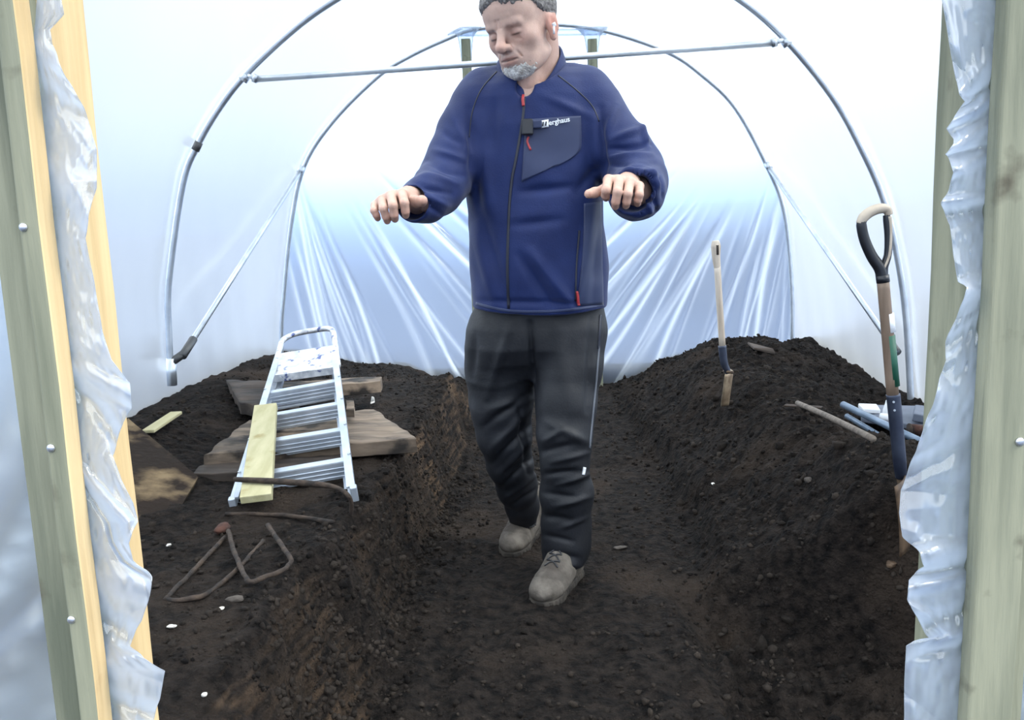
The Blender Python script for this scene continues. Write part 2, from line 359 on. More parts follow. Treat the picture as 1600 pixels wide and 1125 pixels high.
for x, y, z in zip(xs, ys, zz):
    inn = -.42 < x < .42
    if inn and rs.rand() < .55: continue
    if x < -.62 and 1.5 < y < 4.4 and rs.rand() < .55: continue
    if -1.25 < x < -.5 and 2.2 < y < 3.9 and rs.rand() < .8: continue
    if -.2 < x < .22 and 2.2 < y < 3.0: continue
    r = .0018 + .0085 * rs.rand() ** 4.2
    if x > .45 and rs.rand() < .15: r *= 1.8
    it.append(((x, y, z + r * .25), r))
for i in range(2600):                                   # crumbs fallen along the left cut
    y = rs.uniform(1.5, 3.6); x = np.interp(y, [1.3, 2.2, 2.6, 4], [-.50, -.44, -.42, -.38]) + rs.normal(0, .05); r = .002 + .009 * rs.rand() ** 3.2
    it.append(((x, y, float(soil_h(x, y)) + r * .2), r))
bvv, bff = blobs(it, 6)
crumbs = link('soil_crumbs', fastmesh('soil_crumbs', bvv, bff), MT['crumb'], None, False)
tag(crumbs, 'loose dark soil crumbs scattered over trench and beds', 'soil', kind='stuff')

# outside ground as a frame round the tunnel
bm = bmesh.new()
for x0, x1, y0, y1 in ((-60, -1.58, -60, 90), (1.64, 60, -60, 90), (-1.58, 1.64, 5.24, 90), (-1.58, 1.64, -60, -.58)):
    bm.faces.new([bm.verts.new((x, y, .20)) for x, y in ((x0, y0), (x1, y0), (x1, y1), (x0, y1))])
for (xa, ya), (xb, yb) in (((-1.58, 5.24), (1.64, 5.24)), ((1.64, 5.24), (1.64, -.58)), ((-1.58, -.58), (-1.58, 5.24))):
    bm.faces.new([bm.verts.new(p) for p in ((xa, ya, -.3), (xb, yb, -.3), (xb, yb, .2), (xa, ya, .2))])
hexa(bm, [(.95, 8.2, .1), (3.2, 8.2, .1), (3.2, 10, .1), (.95, 10, .1), (1.0, 8.6, 1.15), (3.1, 8.6, 1.25), (3.1, 9.6, 1.25), (1.0, 9.6, 1.15)])
hexa(bm, [(-9, 12, .1), (9, 12, .1), (9, 15, .1), (-9, 15, .1), (-9, 12.6, 1.0), (9, 12.6, 1.2), (9, 14, 1.2), (-9, 14, 1.0)])
g = frombm('ground', bm, MT['grass']); tag(g, kind='structure')

# ------------------------------------------------------------------ tunnel
HP2 = [(440, 585), (440, 520), (443, 470), (455, 350), (475, 260), (520, 190), (590, 120), (640, 88), (700, 60), (740, 46), (830, 38), (930, 45), (1040, 80), (1100, 120), (1150, 170), (1198, 258), (1225, 330), (1237, 450), (1237, 575)]
HP1 = [(268, 597), (264, 520), (264, 440), (285, 290), (308, 228), (345, 165), (388, 112), (460, 45), (523, 0), (600, -42), (700, -82), (830, -98), (960, -86), (1070, -48), (1157, 0), (1228, 62), (1300, 150), (1345, 230), (1380, 310), (1402, 400), (1416, 500), (1424, 640)]
P2 = [at(x, y, 5.15) for x, y in HP2]; P1 = [at(x, y, 3.6) for x, y in HP1]
def hoop(P, label, joint=None, r=.0135):
    base = P[0]
    t = empty('tunnel_hoop', (base[0], base[1], base[2]), label, 'hoop', None)
    bm = bmesh.new(); tube(bm, smoothpath(P, 6), r, 14); frombm('hoop_tube', bm, MT['tube'], t, True)
    for j in joint or []:
        bm = bmesh.new(); a, b = j; tube(bm, [a, b], r * 1.22, 14); frombm('joint_collar', bm, MT['clamp'], t, True)
    return t
h1 = hoop(P1, 'nearer grey steel hoop arching over the man, carrying the crossbar', [(at(305, 235, 3.6), at(311, 222, 3.6))])
# ground sleeve at its left foot
bm = bmesh.new(); tube(bm, [at(269, 602, 3.6), at(267, 560, 3.6)], .021, 14); frombm('ground_sleeve', bm, MT['tube'], h1, True)
h2 = hoop(P2, 'farther grey steel hoop standing against the creased end wall')
# crop bar
def rod(name, a, b, r, m, parent, n=12): 
    bm = bmesh.new(); tube(bm, [a, b], r, n); return frombm(name, bm, m, parent, True)
cb = empty('crossbar', at(806, 95, 3.57), 'straight grey steel bar slung across the nearer hoop', 'bar')
rod('bar_tube', at(398, 124, 3.57), at(1212, 67, 3.57), .0125, MT['tube'], cb)
for a, b, c in (((385, 117), (402, 124), 3.58), ((1226, 62), (1206, 67.5), 3.58)):
    rod('end_sleeve', at(b[0], b[1], 3.57), at(a[0] * .35 + b[0] * .65, a[1] * .35 + b[1] * .65, 3.57), .017, MT['tube'], cb)
    rod('bracket', at(a[0], a[1], 3.6), at(a[0] * .35 + b[0] * .65, a[1] * .35 + b[1] * .65, 3.57), .009, MT['tube'], cb)
    bm = bmesh.new(); p = V(at(a[0], a[1], 3.6)); q = V(at(a[0] - 6 * (1 if a[0] < 800 else -1), a[1] + 9, 3.6)); tube(bm, [p, q], .019, 14); frombm('clamp', bm, MT['tube'], cb, True)
def brace(a, b, ends, label):
    t = empty('diagonal_brace', b, label, 'brace'); rod('brace_tube', a, b, .0125, MT['tube'], t)
    for p, q, m in ends: rod('clamp', p, q, .018, m, t)
a = V(at(472, 263, 5.12)); b = V(at(288, 552, 3.62)); u = (b - a).normalized()
brace(a, b, [(a, a + u * .05, MT['tube']), (b - u * .1, b + u * .02, MT['clamp']), (b, V(at(268, 566, 3.6)), MT['clamp'])], 'diagonal steel brace on the left running down to the nearer hoop foot')
a = V(at(1198, 257, 5.12)); b = V(at(1402, 551, 3.64)); u = (b - a).normalized()
brace(a, b, [(a, a + u * .05, MT['tube']), (b - u * .05, b, MT['clamp'])], 'diagonal steel brace on the right behind the near spade')

# film cover: profile through both hoops, lofted along the tunnel
PR = np.array(smoothpath([p + np.array([0, 0, 0]) for p in P2], 6))
cxm = 0.0
prof = PR[:, [0, 2]].copy()
ctr = np.array([0.0, .9]); 
def offp(pf, d):
    t = np.gradient(pf, axis=0); t /= np.linalg.norm(t, axis=1)[:, None]; n = np.stack([-t[:, 1], t[:, 0]], 1); return pf + n * d
def resample(pf, n=120):
    s = np.r_[0, np.cumsum(np.linalg.norm(np.diff(pf, axis=0), axis=1))]; q = np.linspace(0, s[-1], n)
    return np.stack([np.interp(q, s, pf[:, i]) for i in (0, 1)], 1)
pA = resample(offp(np.array(smoothpath(P1, 6))[:, [0, 2]], .02)); pB = resample(offp(prof, .02))
for pf in (pA, pB): pf[0, 1] = .1; pf[-1, 1] = .1
NR = 120; ysn = np.concatenate([np.linspace(.66, 3.6, 34), np.linspace(3.7, 5.21, 22)])
rows = []
for y in ysn:
    t = np.clip((y - 3.6) / 1.55, 0, 1); pf = pA * (1 - t) + pB * t
    sag = .018 * np.sin(np.pi * ((y - 3.6) % 1.55) / 1.55) ** 2
    c = np.array([0, 1.0]); d = c - pf; d /= np.linalg.norm(d, axis=1)[:, None]
    s = np.arange(NR) / (NR - 1); low = np.clip(1 - np.abs(s[:, None] * 2 - 1), 0, 1)[:, 0]
    rip = .006 * np.exp(-low * 5) * np.sin(y * 23 + s * 60)
    q = pf + d * (sag + rip)[:, None]
    rows.append(np.stack([q[:, 0], np.full(NR, y), q[:, 1]], 1))
G = np.array(rows)
def subgrid(name, i0, i1):
    g_ = G[:, i0:i1 + 1]; n0, n1 = g_.shape[:2]; ii = np.arange(n0 * n1).reshape(n0, n1)
    f = np.stack([ii[:-1, :-1], ii[:-1, 1:], ii[1:, 1:], ii[1:, :-1]], -1).reshape(-1, 4)
    o = link(name, fastmesh(name, g_.reshape(-1, 3), f), MT['film']); tag(o, kind='structure')
subgrid('wall_left', 0, 38); subgrid('ceiling', 38, 81); subgrid('wall_right', 81, 119)

# end wall film with pulled pleats fanning down to the door base
def endwall(name, Y, m, pleat, hole=None, sgn=1):
    n = 260; pf = resample(pB if Y > 3 else pA, 160)
    zs = np.linspace(.08, pf[:, 1].max(), n if pleat else 90)
    vs, fs = [], []
    top = int(np.argmax(pf[:, 1])); L = pf[:top + 1]; Rr = pf[top:][::-1]
    W = 520 if pleat else 80
    sx = np.linspace(0, 1, W)
    Xx = np.zeros((len(zs), W)); 
    for i, z in enumerate(zs):
        xa = np.interp(z, L[:, 1], L[:, 0]); xb = np.interp(z, Rr[:, 1], Rr[:, 0]); Xx[i] = xa + (xb - xa) * sx
    Zz = np.repeat(zs[:, None], W, 1); Yy = np.full_like(Xx, Y)
    if pleat:
        P = projv(np.stack([Xx, Yy, Zz], -1).reshape(-1, 3)); px = P[:, 0].reshape(Xx.shape); py = P[:, 1].reshape(Xx.shape)
        d = np.zeros_like(Xx); fold = np.zeros_like(Xx)
        for cx0, cy0, side, seed in ((400, 70, -1, 3), (1275, 60, 1, 9)):
            ang = np.arctan2(np.abs(px - cx0), np.maximum(py - cy0, 1)); rr = np.random.RandomState(seed)
            mask = sstep(250, 400, py + 40 * np.sin(ang * 9)) * (sstep(850, 820, px) if side < 0 else sstep(810, 840, px)) * (sstep(430, 470, px) if side < 0 else sstep(1245, 1200, px))
            for k in range(46):
                a0 = rr.uniform(.1, 1.15); wd = rr.uniform(.004, .011); hh = rr.uniform(.004, .016) * (1 if rr.rand() < .7 else -1)
                st = rr.uniform(230, 380); m_ = sstep(st, st + 90, py)
                w_ = wd * (1 + .6 * sstep(600, 300, py))
                if k % 2: fold += mask * m_ * rr.uniform(.3, 1.) * np.exp(-((ang - a0 - .02 * np.sin(py * .01 + k)) / (w_ * rr.uniform(.4, .9))) ** 2)
                d += mask * m_ * hh * np.exp(-((ang - a0 - .02 * np.sin(py * .01 + k)) / w_) ** 2)
        d += .010 * n2(Xx, Zz, 3, 41)
        Yy = Yy - d
    ii = np.arange(Xx.size).reshape(Xx.shape)
    f = np.stack([ii[:-1, :-1], ii[:-1, 1:], ii[1:, 1:], ii[1:, :-1]], -1).reshape(-1, 4)
    vv = np.stack([Xx, Yy, Zz], -1).reshape(-1, 3)
    if hole:
        c = vv[f].mean(1); keep = ~((c[:, 0] > hole[0]) & (c[:, 0] < hole[1]) & (c[:, 2] < hole[2])); f = f[keep]
    me_ = fastmesh(name, vv, f)
    if pleat: fa_ = me_.attributes.new('fold', 'FLOAT', 'POINT'); fa_.data.foreach_set('value', np.clip(fold, 0, 1).ravel().astype(np.float32))
    o = link(name, me_, m); tag(o, kind='structure'); return o
endwall('wall_back', 5.19, MT['endfilm'], True)
# front wall: two stretched sheets either side of the doorway and one above it
def frontsheet(name, x0, x1, seed, z0=.1, z1=2.0):
    W, Hn = 60, 240; xs_ = np.linspace(x0, x1, W); zs = np.linspace(z0, z1, Hn); Xx, Zz = np.meshgrid(xs_, zs, indexing='ij')
    u = np.abs(Xx - x1 if abs(x1) < abs(x0) else Xx - x0)
    d = .010 * np.sin((Zz * 2.2 + u * 3.0) * 14 + n2(Xx, Zz, 5, seed) * 5) * np.exp(-u * 2) + .006 * np.sin((Zz * 1.7 + u * 3.4) * 41 + n2(Xx, Zz, 4, seed + 1) * 6)
    Yy = .716 + d * np.minimum(1, u / .05)
    # keep inside the hoop outline
    top = int(np.argmax(pA[:, 1])); L = pA[:top + 1]; Rr = pA[top:][::-1]
    zlim = np.array([np.interp(x, L[:, 0], L[:, 1]) if x < 0 else np.interp(x, Rr[:, 0][::-1], Rr[:, 1][::-1]) for x in xs_])
    Zz = np.minimum(Zz, zlim[:, None])
    ii = np.arange(Xx.size).reshape(Xx.shape); f = np.stack([ii[:-1, :-1], ii[1:, :-1], ii[1:, 1:], ii[:-1, 1:]], -1).reshape(-1, 4)
    me_ = fastmesh(name, np.stack([Xx, Yy, Zz], -1).reshape(-1, 3), f)
    fd = np.clip(np.sin((Zz * 1.9 + u * 2.6) * 33 + n2(Xx, Zz, 6, seed + 3) * 9), 0, 1) ** 4 * 1.3 * (.5 + n2(Xx, Zz, 5, seed + 4)) + .05
    fa_ = me_.attributes.new('fold', 'FLOAT', 'POINT'); fa_.data.foreach_set('value', np.clip(fd, 0, 1).ravel().astype(np.float32))
    o = link(name, me_, MT['endfilm']); tag(o, kind='structure')
frontsheet('wall_front', -1.5, -.396, 51); frontsheet('wall_front', .384, 1.52, 61)
DL, DR = -.388, .355
# timber: battens and posts of the near doorway
def timber(name, x0, x1, y0, y1, z0, z1, label, cat, mats, side=None, b=.002):
    t = empty(name, ((x0 + x1) / 2, (y0 + y1) / 2, z0), label, cat)
    bm = bmesh.new(); n = 30
    rings = []
    for i in range(n + 1):
        z = z0 + (z1 - z0) * i / n; wv = .0006 * math.sin(i * 1.7 + x0 * 40)
        rings.append([bm.verts.new((x + wv, y, z)) for x, y in ((x0, y0), (x1, y0), (x1, y1), (x0, y1))])
    for i in range(n):
        for k in range(4):
            f = bm.faces.new((rings[i][k], rings[i][(k + 1) % 4], rings[i + 1][(k + 1) % 4], rings[i + 1][k]))
            f.material_index = 1 if side == k else 0
    bm.faces.new(rings[0][::-1]); bm.faces.new(rings[-1])
    o = frombm('timber_length', bm, mats, t); bev(o, b, 2)
    return t
def screw(t, px, py, Y, r=.0034, m='zinc'):
    bm = bmesh.new(); p = V(at(px, py, Y)); tube(bm, [p, p - Vector((0, .0012, 0)), p - Vector((0, .0022, 0))], [r, r, r * .55], 14)
    frombm('screw', bm, MT[m], t, True)
    bm = bmesh.new(); q = p - Vector((0, .0023, 0)); box(bm, q.x - r * .4, q.x + r * .4, q.y - .0002, q.y + .001, q.z - .0004, q.z + .0004)
gw, yw = MT['greenwood'], MT['yellowwood']
bl = timber('timber_batten', -.4045, DL, .68, .704, 0.05, 2.0, 'green-faced timber batten with three screws at far left of the doorway', 'batten', [gw, yw], side=1)
for p in ((37, 355), (80, 700), (112, 968)): screw(bl, *p, .68)
pl = timber('door_post', -.440, DL - .001, .722, .792, 0.0, 2.05, 'pale yellow door post behind the left crumpled plastic', 'post', [yw, yw], side=1)
br = timber('timber_batten', DR, .392, .68, .699, 0.05, 2.0, 'green-faced timber batten with one screw at far right of the doorway', 'batten', [gw, gw], side=3)
screw(br, 1593, 690, .68, .0036)
pr = timber('door_post', DR + .001, .410, .722, .790, 0.0, 2.05, 'grey-green door post behind the right crumpled plastic', 'post', [gw, gw], side=3)
bm = bmesh.new(); box(bm, -.440, DL - .005, .7045, .7215, .0, 2.05); frombm('gap_shade_strip', bm, gw, pl)  # added strip, stands in for the shade in the gap behind the batten
bm = bmesh.new(); box(bm, DR + .005, .410, .7, .7215, .0, 2.05); frombm('gap_shade_strip', bm, gw, pr)  # same added strip for the shaded gap on the right
# far doorway posts
def farpost(px, label):
    a = at(px, 62, 5.16); bx = a[0]
    t = empty('door_post', (bx, 5.17, .15), label, 'post', None)
    bm = bmesh.new(); box(bm, bx - .026, bx + .026, 5.125, 5.175, .05, a[2]); o = frombm('timber_length', bm, MT['greenwood'], t); bev(o, .003)
    bm = bmesh.new()                                   # film gathered round the post head
    P = [(bx, 5.14, a[2] - .16), (bx, 5.14, a[2] - .09), (bx, 5.14, a[2] - .03), (bx, 5.14, a[2] + .025), (bx, 5.14, a[2] + .06)]
    tube(bm, smoothpath(P, 4), [.03 + .035 * (k / 16) ** 2 + .03 * max(0, (k - 11) / 5) for k in range(17)], 20, sq=(1, .35), up=(1, 0, 0)); frombm('film_wrap', bm, MT['flap'], t, True)
farpost(728, 'far grey timber door post to the left of the head')
farpost(925, 'far grey timber door post to the right of the head')
bm = bmesh.new(); beam(bm, at(700, 52, 5.17), at(948, 50, 5.17), .05, .03); bb = frombm('door_lintel', bm, MT['flap']); bev(bb, .004); tag(bb, 'film-wrapped lintel joining the two far door posts', 'lintel')

# ------------------------------------------------------------------ crumpled loose film along the posts
def interp_poly(P, py):
    P = np.array(P, float); return np.interp(py, P[:, 1], P[:, 0])
def flap(name, inner, outer, label, seed, Y0=.712, folds=()):
    N, W = 760, 64
    t = np.linspace(0, 1, N); py = -330 + 1500 * t
    rs_ = np.random.RandomState(seed)
    xi = interp_poly(inner, py); xo = interp_poly(outer, py)
    up_ = np.minimum(py + 40, 0) * (.108 if Y0 and inner[0][0] < 800 else -.035); xi = xi + up_; xo = xo + up_
    sg = np.sign((xo - xi).mean()); s = np.linspace(0, 1, W)[None, :]
    T = py[:, None] * np.ones_like(s)
    # slanting creases: each has a start row, slope and sharpness, and grows to the free edge
    D = np.zeros((N, W)); VY = np.zeros((N, W))
    for k in range(18):
        c = rs_.uniform(-40, 1200); sl = rs_.uniform(-120, 60); wd = rs_.uniform(12, 40); hh = rs_.uniform(-.009, .009)
        line = c + sl * (s - .15 * s ** 2); D += hh * (s ** .8) * np.exp(-np.abs((T - line) / wd) ** 1.3)
    for c, sl, wd, hh in folds:
        line = c + sl * s; q = (T - line) / wd
        D += hh * s ** .6 * np.exp(-q ** 2); VY += wd * .55 * s * q * np.exp(-q ** 2)
    D += .004 * n2(T * .012, s * 3 + 0 * T, 1, seed + 5) + .0025 * n2(T * .05, s * 9 + 0 * T, 1, seed + 6)
    Xp = xi[:, None] + (xo - xi)[:, None] * s; Yp = T + VY
    Yd = Y0 - .004 - .018 * s * (1 - .35 * s) + D
    Yd = np.minimum(Yd, Y0 + .004)
    R = np.stack([Xp - CX, Yp - CY, np.full_like(Xp, F)], -1) @ RW.T
    P = CAM + R * (Yd / R[..., 1])[..., None]
    # rolled hem at the free edge
    ii = np.arange(N * W).reshape(N, W); f = np.stack([ii[:-1, :-1], ii[:-1, 1:], ii[1:, 1:], ii[1:, :-1]], -1).reshape(-1, 4)
    vs = P.reshape(-1, 3)
    o = link(name, fastmesh(name, vs, f), MT['flap']); tag(o, label, 'plastic sheet')
    mod(o, 'SOLIDIFY', thickness=.0007, offset=0)
    return o
LI = [(58, -40), (58, 0), (53, 65), (63, 150), (74, 259), (90, 410), (105, 560), (122, 725), (149, 951), (170, 1125), (176, 1170)]
LO = [(92, -40), (96, 0), (100, 22), (78, 47), (82, 70), (92, 98), (121, 150), (143, 200), (151, 234), (151, 294), (138, 340), (133, 370), (147, 440), (160, 518), (174, 562), (203, 600), (206, 635), (193, 660), (176, 710), (190, 750), (208, 786), (216, 816), (201, 846), (208, 876), (238, 908), (230, 940), (221, 971), (203, 1008), (225, 1028), (258, 1045), (250, 1092), (240, 1125), (245, 1170)]
flap('crumpled_film', LI, LO, 'crumpled clear plastic sheeting hanging along the left door post', 71,
     folds=[(60, 40, 18, -.012), (130, 60, 20, .010), (250, 90, 22, -.012), (560, 60, 14, -.010), (600, 90, 16, .012), (720, 120, 16, -.014), (740, 170, 14, .012), (900, 20, 20, -.012), (960, 40, 18, .014), (1040, -10, 16, -.014), (1090, 30, 14, .012)])
RI = [(1563, -40), (1562, 0), (1556, 130), (1550, 260), (1545, 400), (1536, 560), (1528, 700), (1520, 840), (1512, 970), (1503, 1125), (1500, 1170)]
RO = [(1470, -40), (1472, 0), (1485, 80), (1499, 149), (1508, 158), (1496, 175), (1479, 199), (1490, 219), (1490, 226), (1477, 240), (1490, 266), (1482, 298), (1470, 321), (1484, 348), (1490, 400), (1497, 443), (1511, 451), (1495, 495), (1477, 537), (1478, 562), (1465, 608), (1446, 660), (1430, 711), (1408, 761), (1405, 801), (1410, 839), (1438, 866), (1444, 885), (1420, 907), (1418, 937), (1435, 972), (1453, 997), (1416, 1012), (1413, 1062), (1413, 1170)]
flap('crumpled_film', RI, RO, 'crumpled clear plastic sheeting bulging along the right door post', 83,
     folds=[(90, 60, 14, -.010), (130, 40, 12, .012), (145, 40, 12, -.012), (190, 40, 11, -.014), (225, 30, 9, .010), (240, 20, 12, -.014), (305, 15, 8, -.012), (325, 10, 14, .012), (430, 25, 12, -.014), (500, 40, 16, .010), (620, -10, 22, -.010), (680, 60, 20, .010), (850, 20, 13, -.014), (880, 20, 12, .012), (900, 15, 12, -.014), (950, 30, 14, .012), (985, 30, 12, -.014), (1010, 5, 12, .012)])

# ------------------------------------------------------------------ ladder and the timber beneath it
A0, A1 = at(366, 784, 2.38), at(443, 529, 3.95); B0, B1 = at(553, 766, 2.38), at(521, 516, 3.95)
def LL(t): return A0 + (A1 - A0) * t
def LR(t): return B0 + (B1 - B0) * t
def t_at(fn, py):
    ts = np.linspace(-.1, 1.1, 600); q = projv(np.array([fn(t) for t in ts]))[:, 1]; return float(ts[np.argmin(np.abs(q - py))])
upn = V(np.cross(B0 - A0, A1 - A0)).normalized(); upn = upn if upn.z > 0 else -upn
lad = empty('step_ladder', (A0 + B0) / 2, 'aluminium step ladder lying on the left bed, top splashed with paint', 'ladder')
tp = .80
for fn, s in ((LL, 1), (LR, -1)):
    bm = bmesh.new(); beam(bm, fn(-.01), fn(tp), .010, .045, upn)
    inn = V((B0 - A0) / np.linalg.norm(B0 - A0)) * (s * .008)
    for o_ in (-.019, .019):
        beam(bm, V(fn(-.01)) + inn + upn * o_, V(fn(tp)) + inn + upn * o_, .022, .006, upn)
    frombm('stile', bm, MT['alu'], lad)
for pl_, pr_ in ((617, 597), (655, 632), (697, 673), (749, 720)):
    tl_, tr_ = t_at(LL, pl_), t_at(LR, pr_)
    bm = bmesh.new(); a, b = V(LL(tl_)), V(LR(tr_)); ax = V(LL(tl_ + .02) - LL(tl_)).normalized()
    beam(bm, a + upn * .006, b + upn * .006, .030, .008, upn)
    beam(bm, a - upn * .020 - ax * .014, b - upn * .020 - ax * .014, .003, .055, upn)
    for k in range(3):
        o_ = -.010 - k * .014; beam(bm, a + upn * o_ - ax * .017, b + upn * o_ - ax * .017, .003, .004, upn)
    beam(bm, a - upn * .044, b - upn * .044, .03, .004, upn)
    bev(frombm('tread', bm, MT['alu'], lad), .001, 1)
# back frame, folded underneath
bk = empty
for fn, s in ((LL, 1), (LR, -1)):
    inn = V((B0 - A0) / np.linalg.norm(B0 - A0)) * (s * .022)
    bm = bmesh.new(); beam(bm, V(fn(.02)) + inn - upn * .055, V(fn(tp)) + inn - upn * .045, .018, .020, upn); frombm('rear_leg', bm, MT['alu'], lad)
for py in (762, 598):
    t = t_at(LR, py); tl_ = t_at(LL, py + 22); bm = bmesh.new(); beam(bm, V(LL(tl_)) - upn * .055, V(LR(t)) - upn * .055, .022, .006, upn); frombm('cross_brace', bm, MT['alu'], lad)
# platform and guard rail
ta, tb = t_at(LR, 577), t_at(LR, 549)
bm = bmesh.new(); slab(bm, [V(LL(ta)) + upn * .002, V(LR(ta)) + upn * .002, V(LR(tb)) + upn * .03, V(LL(tb)) + upn * .03], .018, upn)
bev(frombm('platform', bm, MT['alupaint'], lad), .003)
bm = bmesh.new(); beam(bm, V(LL(ta)) + upn * .0, V(LR(ta)) + upn * .0, .018, .03, upn); frombm('platform_lip', bm, MT['alupaint'], lad)
bm = bmesh.new()
w0 = LR(1) - LL(1)
P = [LL(tp - .12), LL(.9), LL(.965), LL(1.0) + w0 * .10, LL(1.02) + w0 * .3, LR(1.02) - w0 * .2, LR(1.0) - w0 * .04, LR(.95), LR(.9), LR(tp - .12)]
tube(bm, smoothpath([V(p) + upn * .005 for p in P], 5), .0125, 12, sq=(1, 1)); frombm('guard_rail', bm, MT['alupaint'], lad, True)
for fn in (LL, LR):
    bm = bmesh.new(); beam(bm, fn(-.018), fn(-.004), .020, .046, upn); bev(frombm('foot', bm, MT['alu'], lad), .003)
    for py in ((617, 655, 697, 749) if fn is LL else (597, 632, 673, 720)):
        p = V(fn(t_at(fn, py))) + upn * .024; bm = bmesh.new(); tube(bm, [p - upn * .002, p + upn * .003], .005, 8); frombm('rivet', bm, MT['zinc'], lad)
# treated board lying on the ladder
def Lad(px, py, lift=.03):
    t = t_at(LL, py); p = LL(t); q = V(at(px, py, p[1])); r = ray(px, py); n = upn
    k = (V(p) + n * lift - Vector(CAM)).dot(n) / r.dot(n); return Vector(CAM) + r * k
bm = bmesh.new(); slab(bm, [Lad(374, 777, .052), Lad(424, 771, .052), Lad(432, 629, .052), Lad(397, 633, .052)], .022, upn)
tb_ = frombm('timber_board', bm, MT['plank']); bev(tb_, .002); tag(tb_, 'pale green-yellow treated board lying on the left side of the ladder', 'board')

def block(name, q, th, m, label, cat='board', nn=None, bevw=.004, rough=.0):
    bm = bmesh.new(); slab(bm, q, th, nn); 
    if rough:
        bmesh.ops.subdivide_edges(bm, edges=bm.edges, cuts=14, use_grid_fill=True)
        P = np.array([v.co[:] for v in bm.verts]); d = np.stack([n3(P, 14, 1), n3(P, 14, 2), n3(P, 14, 3)], 1) * rough + np.stack([n3(P, 45, 4), n3(P, 45, 5), n3(P, 45, 6)], 1) * rough * .6
        for v, dd in zip(bm.verts, d): v.co += Vector(dd)
    o = frombm(name, bm, m, None, bool(rough)); 
    if not rough: bev(o, bevw)
    return tag(o, label, cat)
Gz = lambda px, py, z: V(gz(px, py, z))
block('wooden_slab', [Gz(318, 712, .36), Gz(650, 684, .36), Gz(584, 640, .36), Gz(390, 655, .36)], .05, MT['oldwood'], 'wide weathered wooden slab under the middle of the ladder', rough=.014)
block('wooden_slab', [Gz(300, 742, .325), Gz(520, 736, .325), Gz(548, 712, .325), Gz(325, 718, .325)], .03, MT['darkwood'], 'dark damp board under the front edge of the wide weathered slab', rough=.010)
block('wooden_beam', [Gz(420, 610, .42), Gz(594, 596, .42), Gz(597, 588, .42), Gz(425, 598, .42)], .050, MT['oldwood'], 'short squared wooden beam crossing under the ladder top', 'beam', rough=.006)
block('wooden_slab', [Gz(375, 632, .39), Gz(470, 642, .39), Gz(450, 598, .42), Gz(352, 592, .42)], .045, MT['darkwood'], 'dark tapering slab to the left of the ladder top', rough=.014)
block('wood_offcut', [Gz(541, 640, .41), Gz(553, 640, .41), Gz(553, 626, .42), Gz(541, 626, .42)], .03, MT['oldwood'], 'small wooden offcut beside the right rail of the ladder', 'offcut', rough=.004)
block('wood_chip', [onsoil(579, 640, .03), onsoil(586, 637, .03), onsoil(585, 627, .02), onsoil(581, 629, .03)], .008, MT['stone'], 'pale wood chip standing up right of the ladder', 'chip')
A_, B_, C_, D_ = V(at(200, 652, 2.9)), V(at(310, 744, 2.55)), V(at(222, 905, 1.98)), V(at(60, 770, 2.2))
bm = bmesh.new(); slab(bm, [D_, C_, B_, A_], .014); bmesh.ops.subdivide_edges(bm, edges=bm.edges, cuts=10, use_grid_fill=True)
for v in bm.verts:
    q = v.co; v.co.z += .008 * float(n2(q.x, q.y, 6, 8)) 
pb = frombm('muddy_sheet', bm, MT['ply'], None, False); tag(pb, 'mud-stained plywood sheet lying at far left beside the plastic', 'sheet')
a, b = onsoil(232, 683, .02), onsoil(277, 659, .035)
bm = bmesh.new(); beam(bm, a, b, .045, .012); ps = frombm('pale_stake', bm, MT['plank']); bev(ps, .003)
tag(ps, 'short pale wooden stake on the soil behind the muddy sheet', 'stake')

# rusty ironwork
def iron(name, pts, r, label, parts=None, m='rust', lift=None):
    P = [onsoil(px, py, lift if lift is not None else r * .7) for px, py in pts]
    t = None
    bm = bmesh.new(); S = smoothpath(P, 7)
    zs = [p[2] for p in S]
    for i in range(len(S)):                                # iron does not follow each clod
        lo, hi = max(0, i - 9), min(len(S), i + 10); S[i] = np.array([S[i][0], S[i][1], max(float(np.mean([p[2] for p in np.array(S)[lo:hi]])), zs[i] - .004)])
    tube(bm, S, r, 10)
    for v in bm.verts: v.co += Vector([float(n3(np.array(v.co[:]), 60, k)) * .0035 for k in (1, 2, 3)])
    return bm
bm = iron('', [(352, 844), (308, 890), (266, 930), (262, 937), (290, 940), (325, 930), (370, 893), (412, 847)], .0055, '')
o = frombm('rusty_iron_bar', bm, MT['rust'], None, True); tag(o, 'rusty iron bar bent into a wide V on the left bed', 'iron bar')
bm = iron('', [(358, 842), (366, 868), (376, 895), (384, 913), (392, 918), (415, 913), (443, 902), (455, 892), (455, 884), (442, 862), (419, 831)], .0058, '', lift=.017)
o = frombm('rusty_iron_bar', bm, MT['rust'], None, True); tag(o, 'rusty iron bar bent into a U with bright worn corner', 'iron bar')
p = onsoil(348, 832, .012)
bm = bmesh.new(); bmesh.ops.create_icosphere(bm, subdivisions=3, radius=1)
for v in bm.verts: 
    k = 1 + .5 * float(n3(np.array(v.co[:]), 1.7, 5)); v.co = Vector((v.co.x * .017 * k, v.co.y * .032 * k, v.co.z * .012)) + p
o = frombm('rust_plate', bm, MT['rustred'], None, True); tag(o, 'red rusty lump where the two bent iron bars meet', 'rusty plate')
bm = iron('', [(352, 806), (400, 806), (460, 812), (522, 817)], .006, '', lift=.006)
o = frombm('iron_rod', bm, MT['rust'], None, True); tag(o, 'straight dark iron rod on the soil in front of the ladder', 'rod')
P = [Lad(366, 749, .062), Lad(430, 752, .062), Lad(500, 757, .062), Lad(528, 763, .058), Lad(543, 773, .05), Vector(Lad(549, 786, .02)), onsoil(548, 806, .0)]
bm = bmesh.new(); tube(bm, smoothpath(P, 6), [.006 + .003 * math.exp(-((k - 8) / 8) ** 2) for k in range(37)], 10)
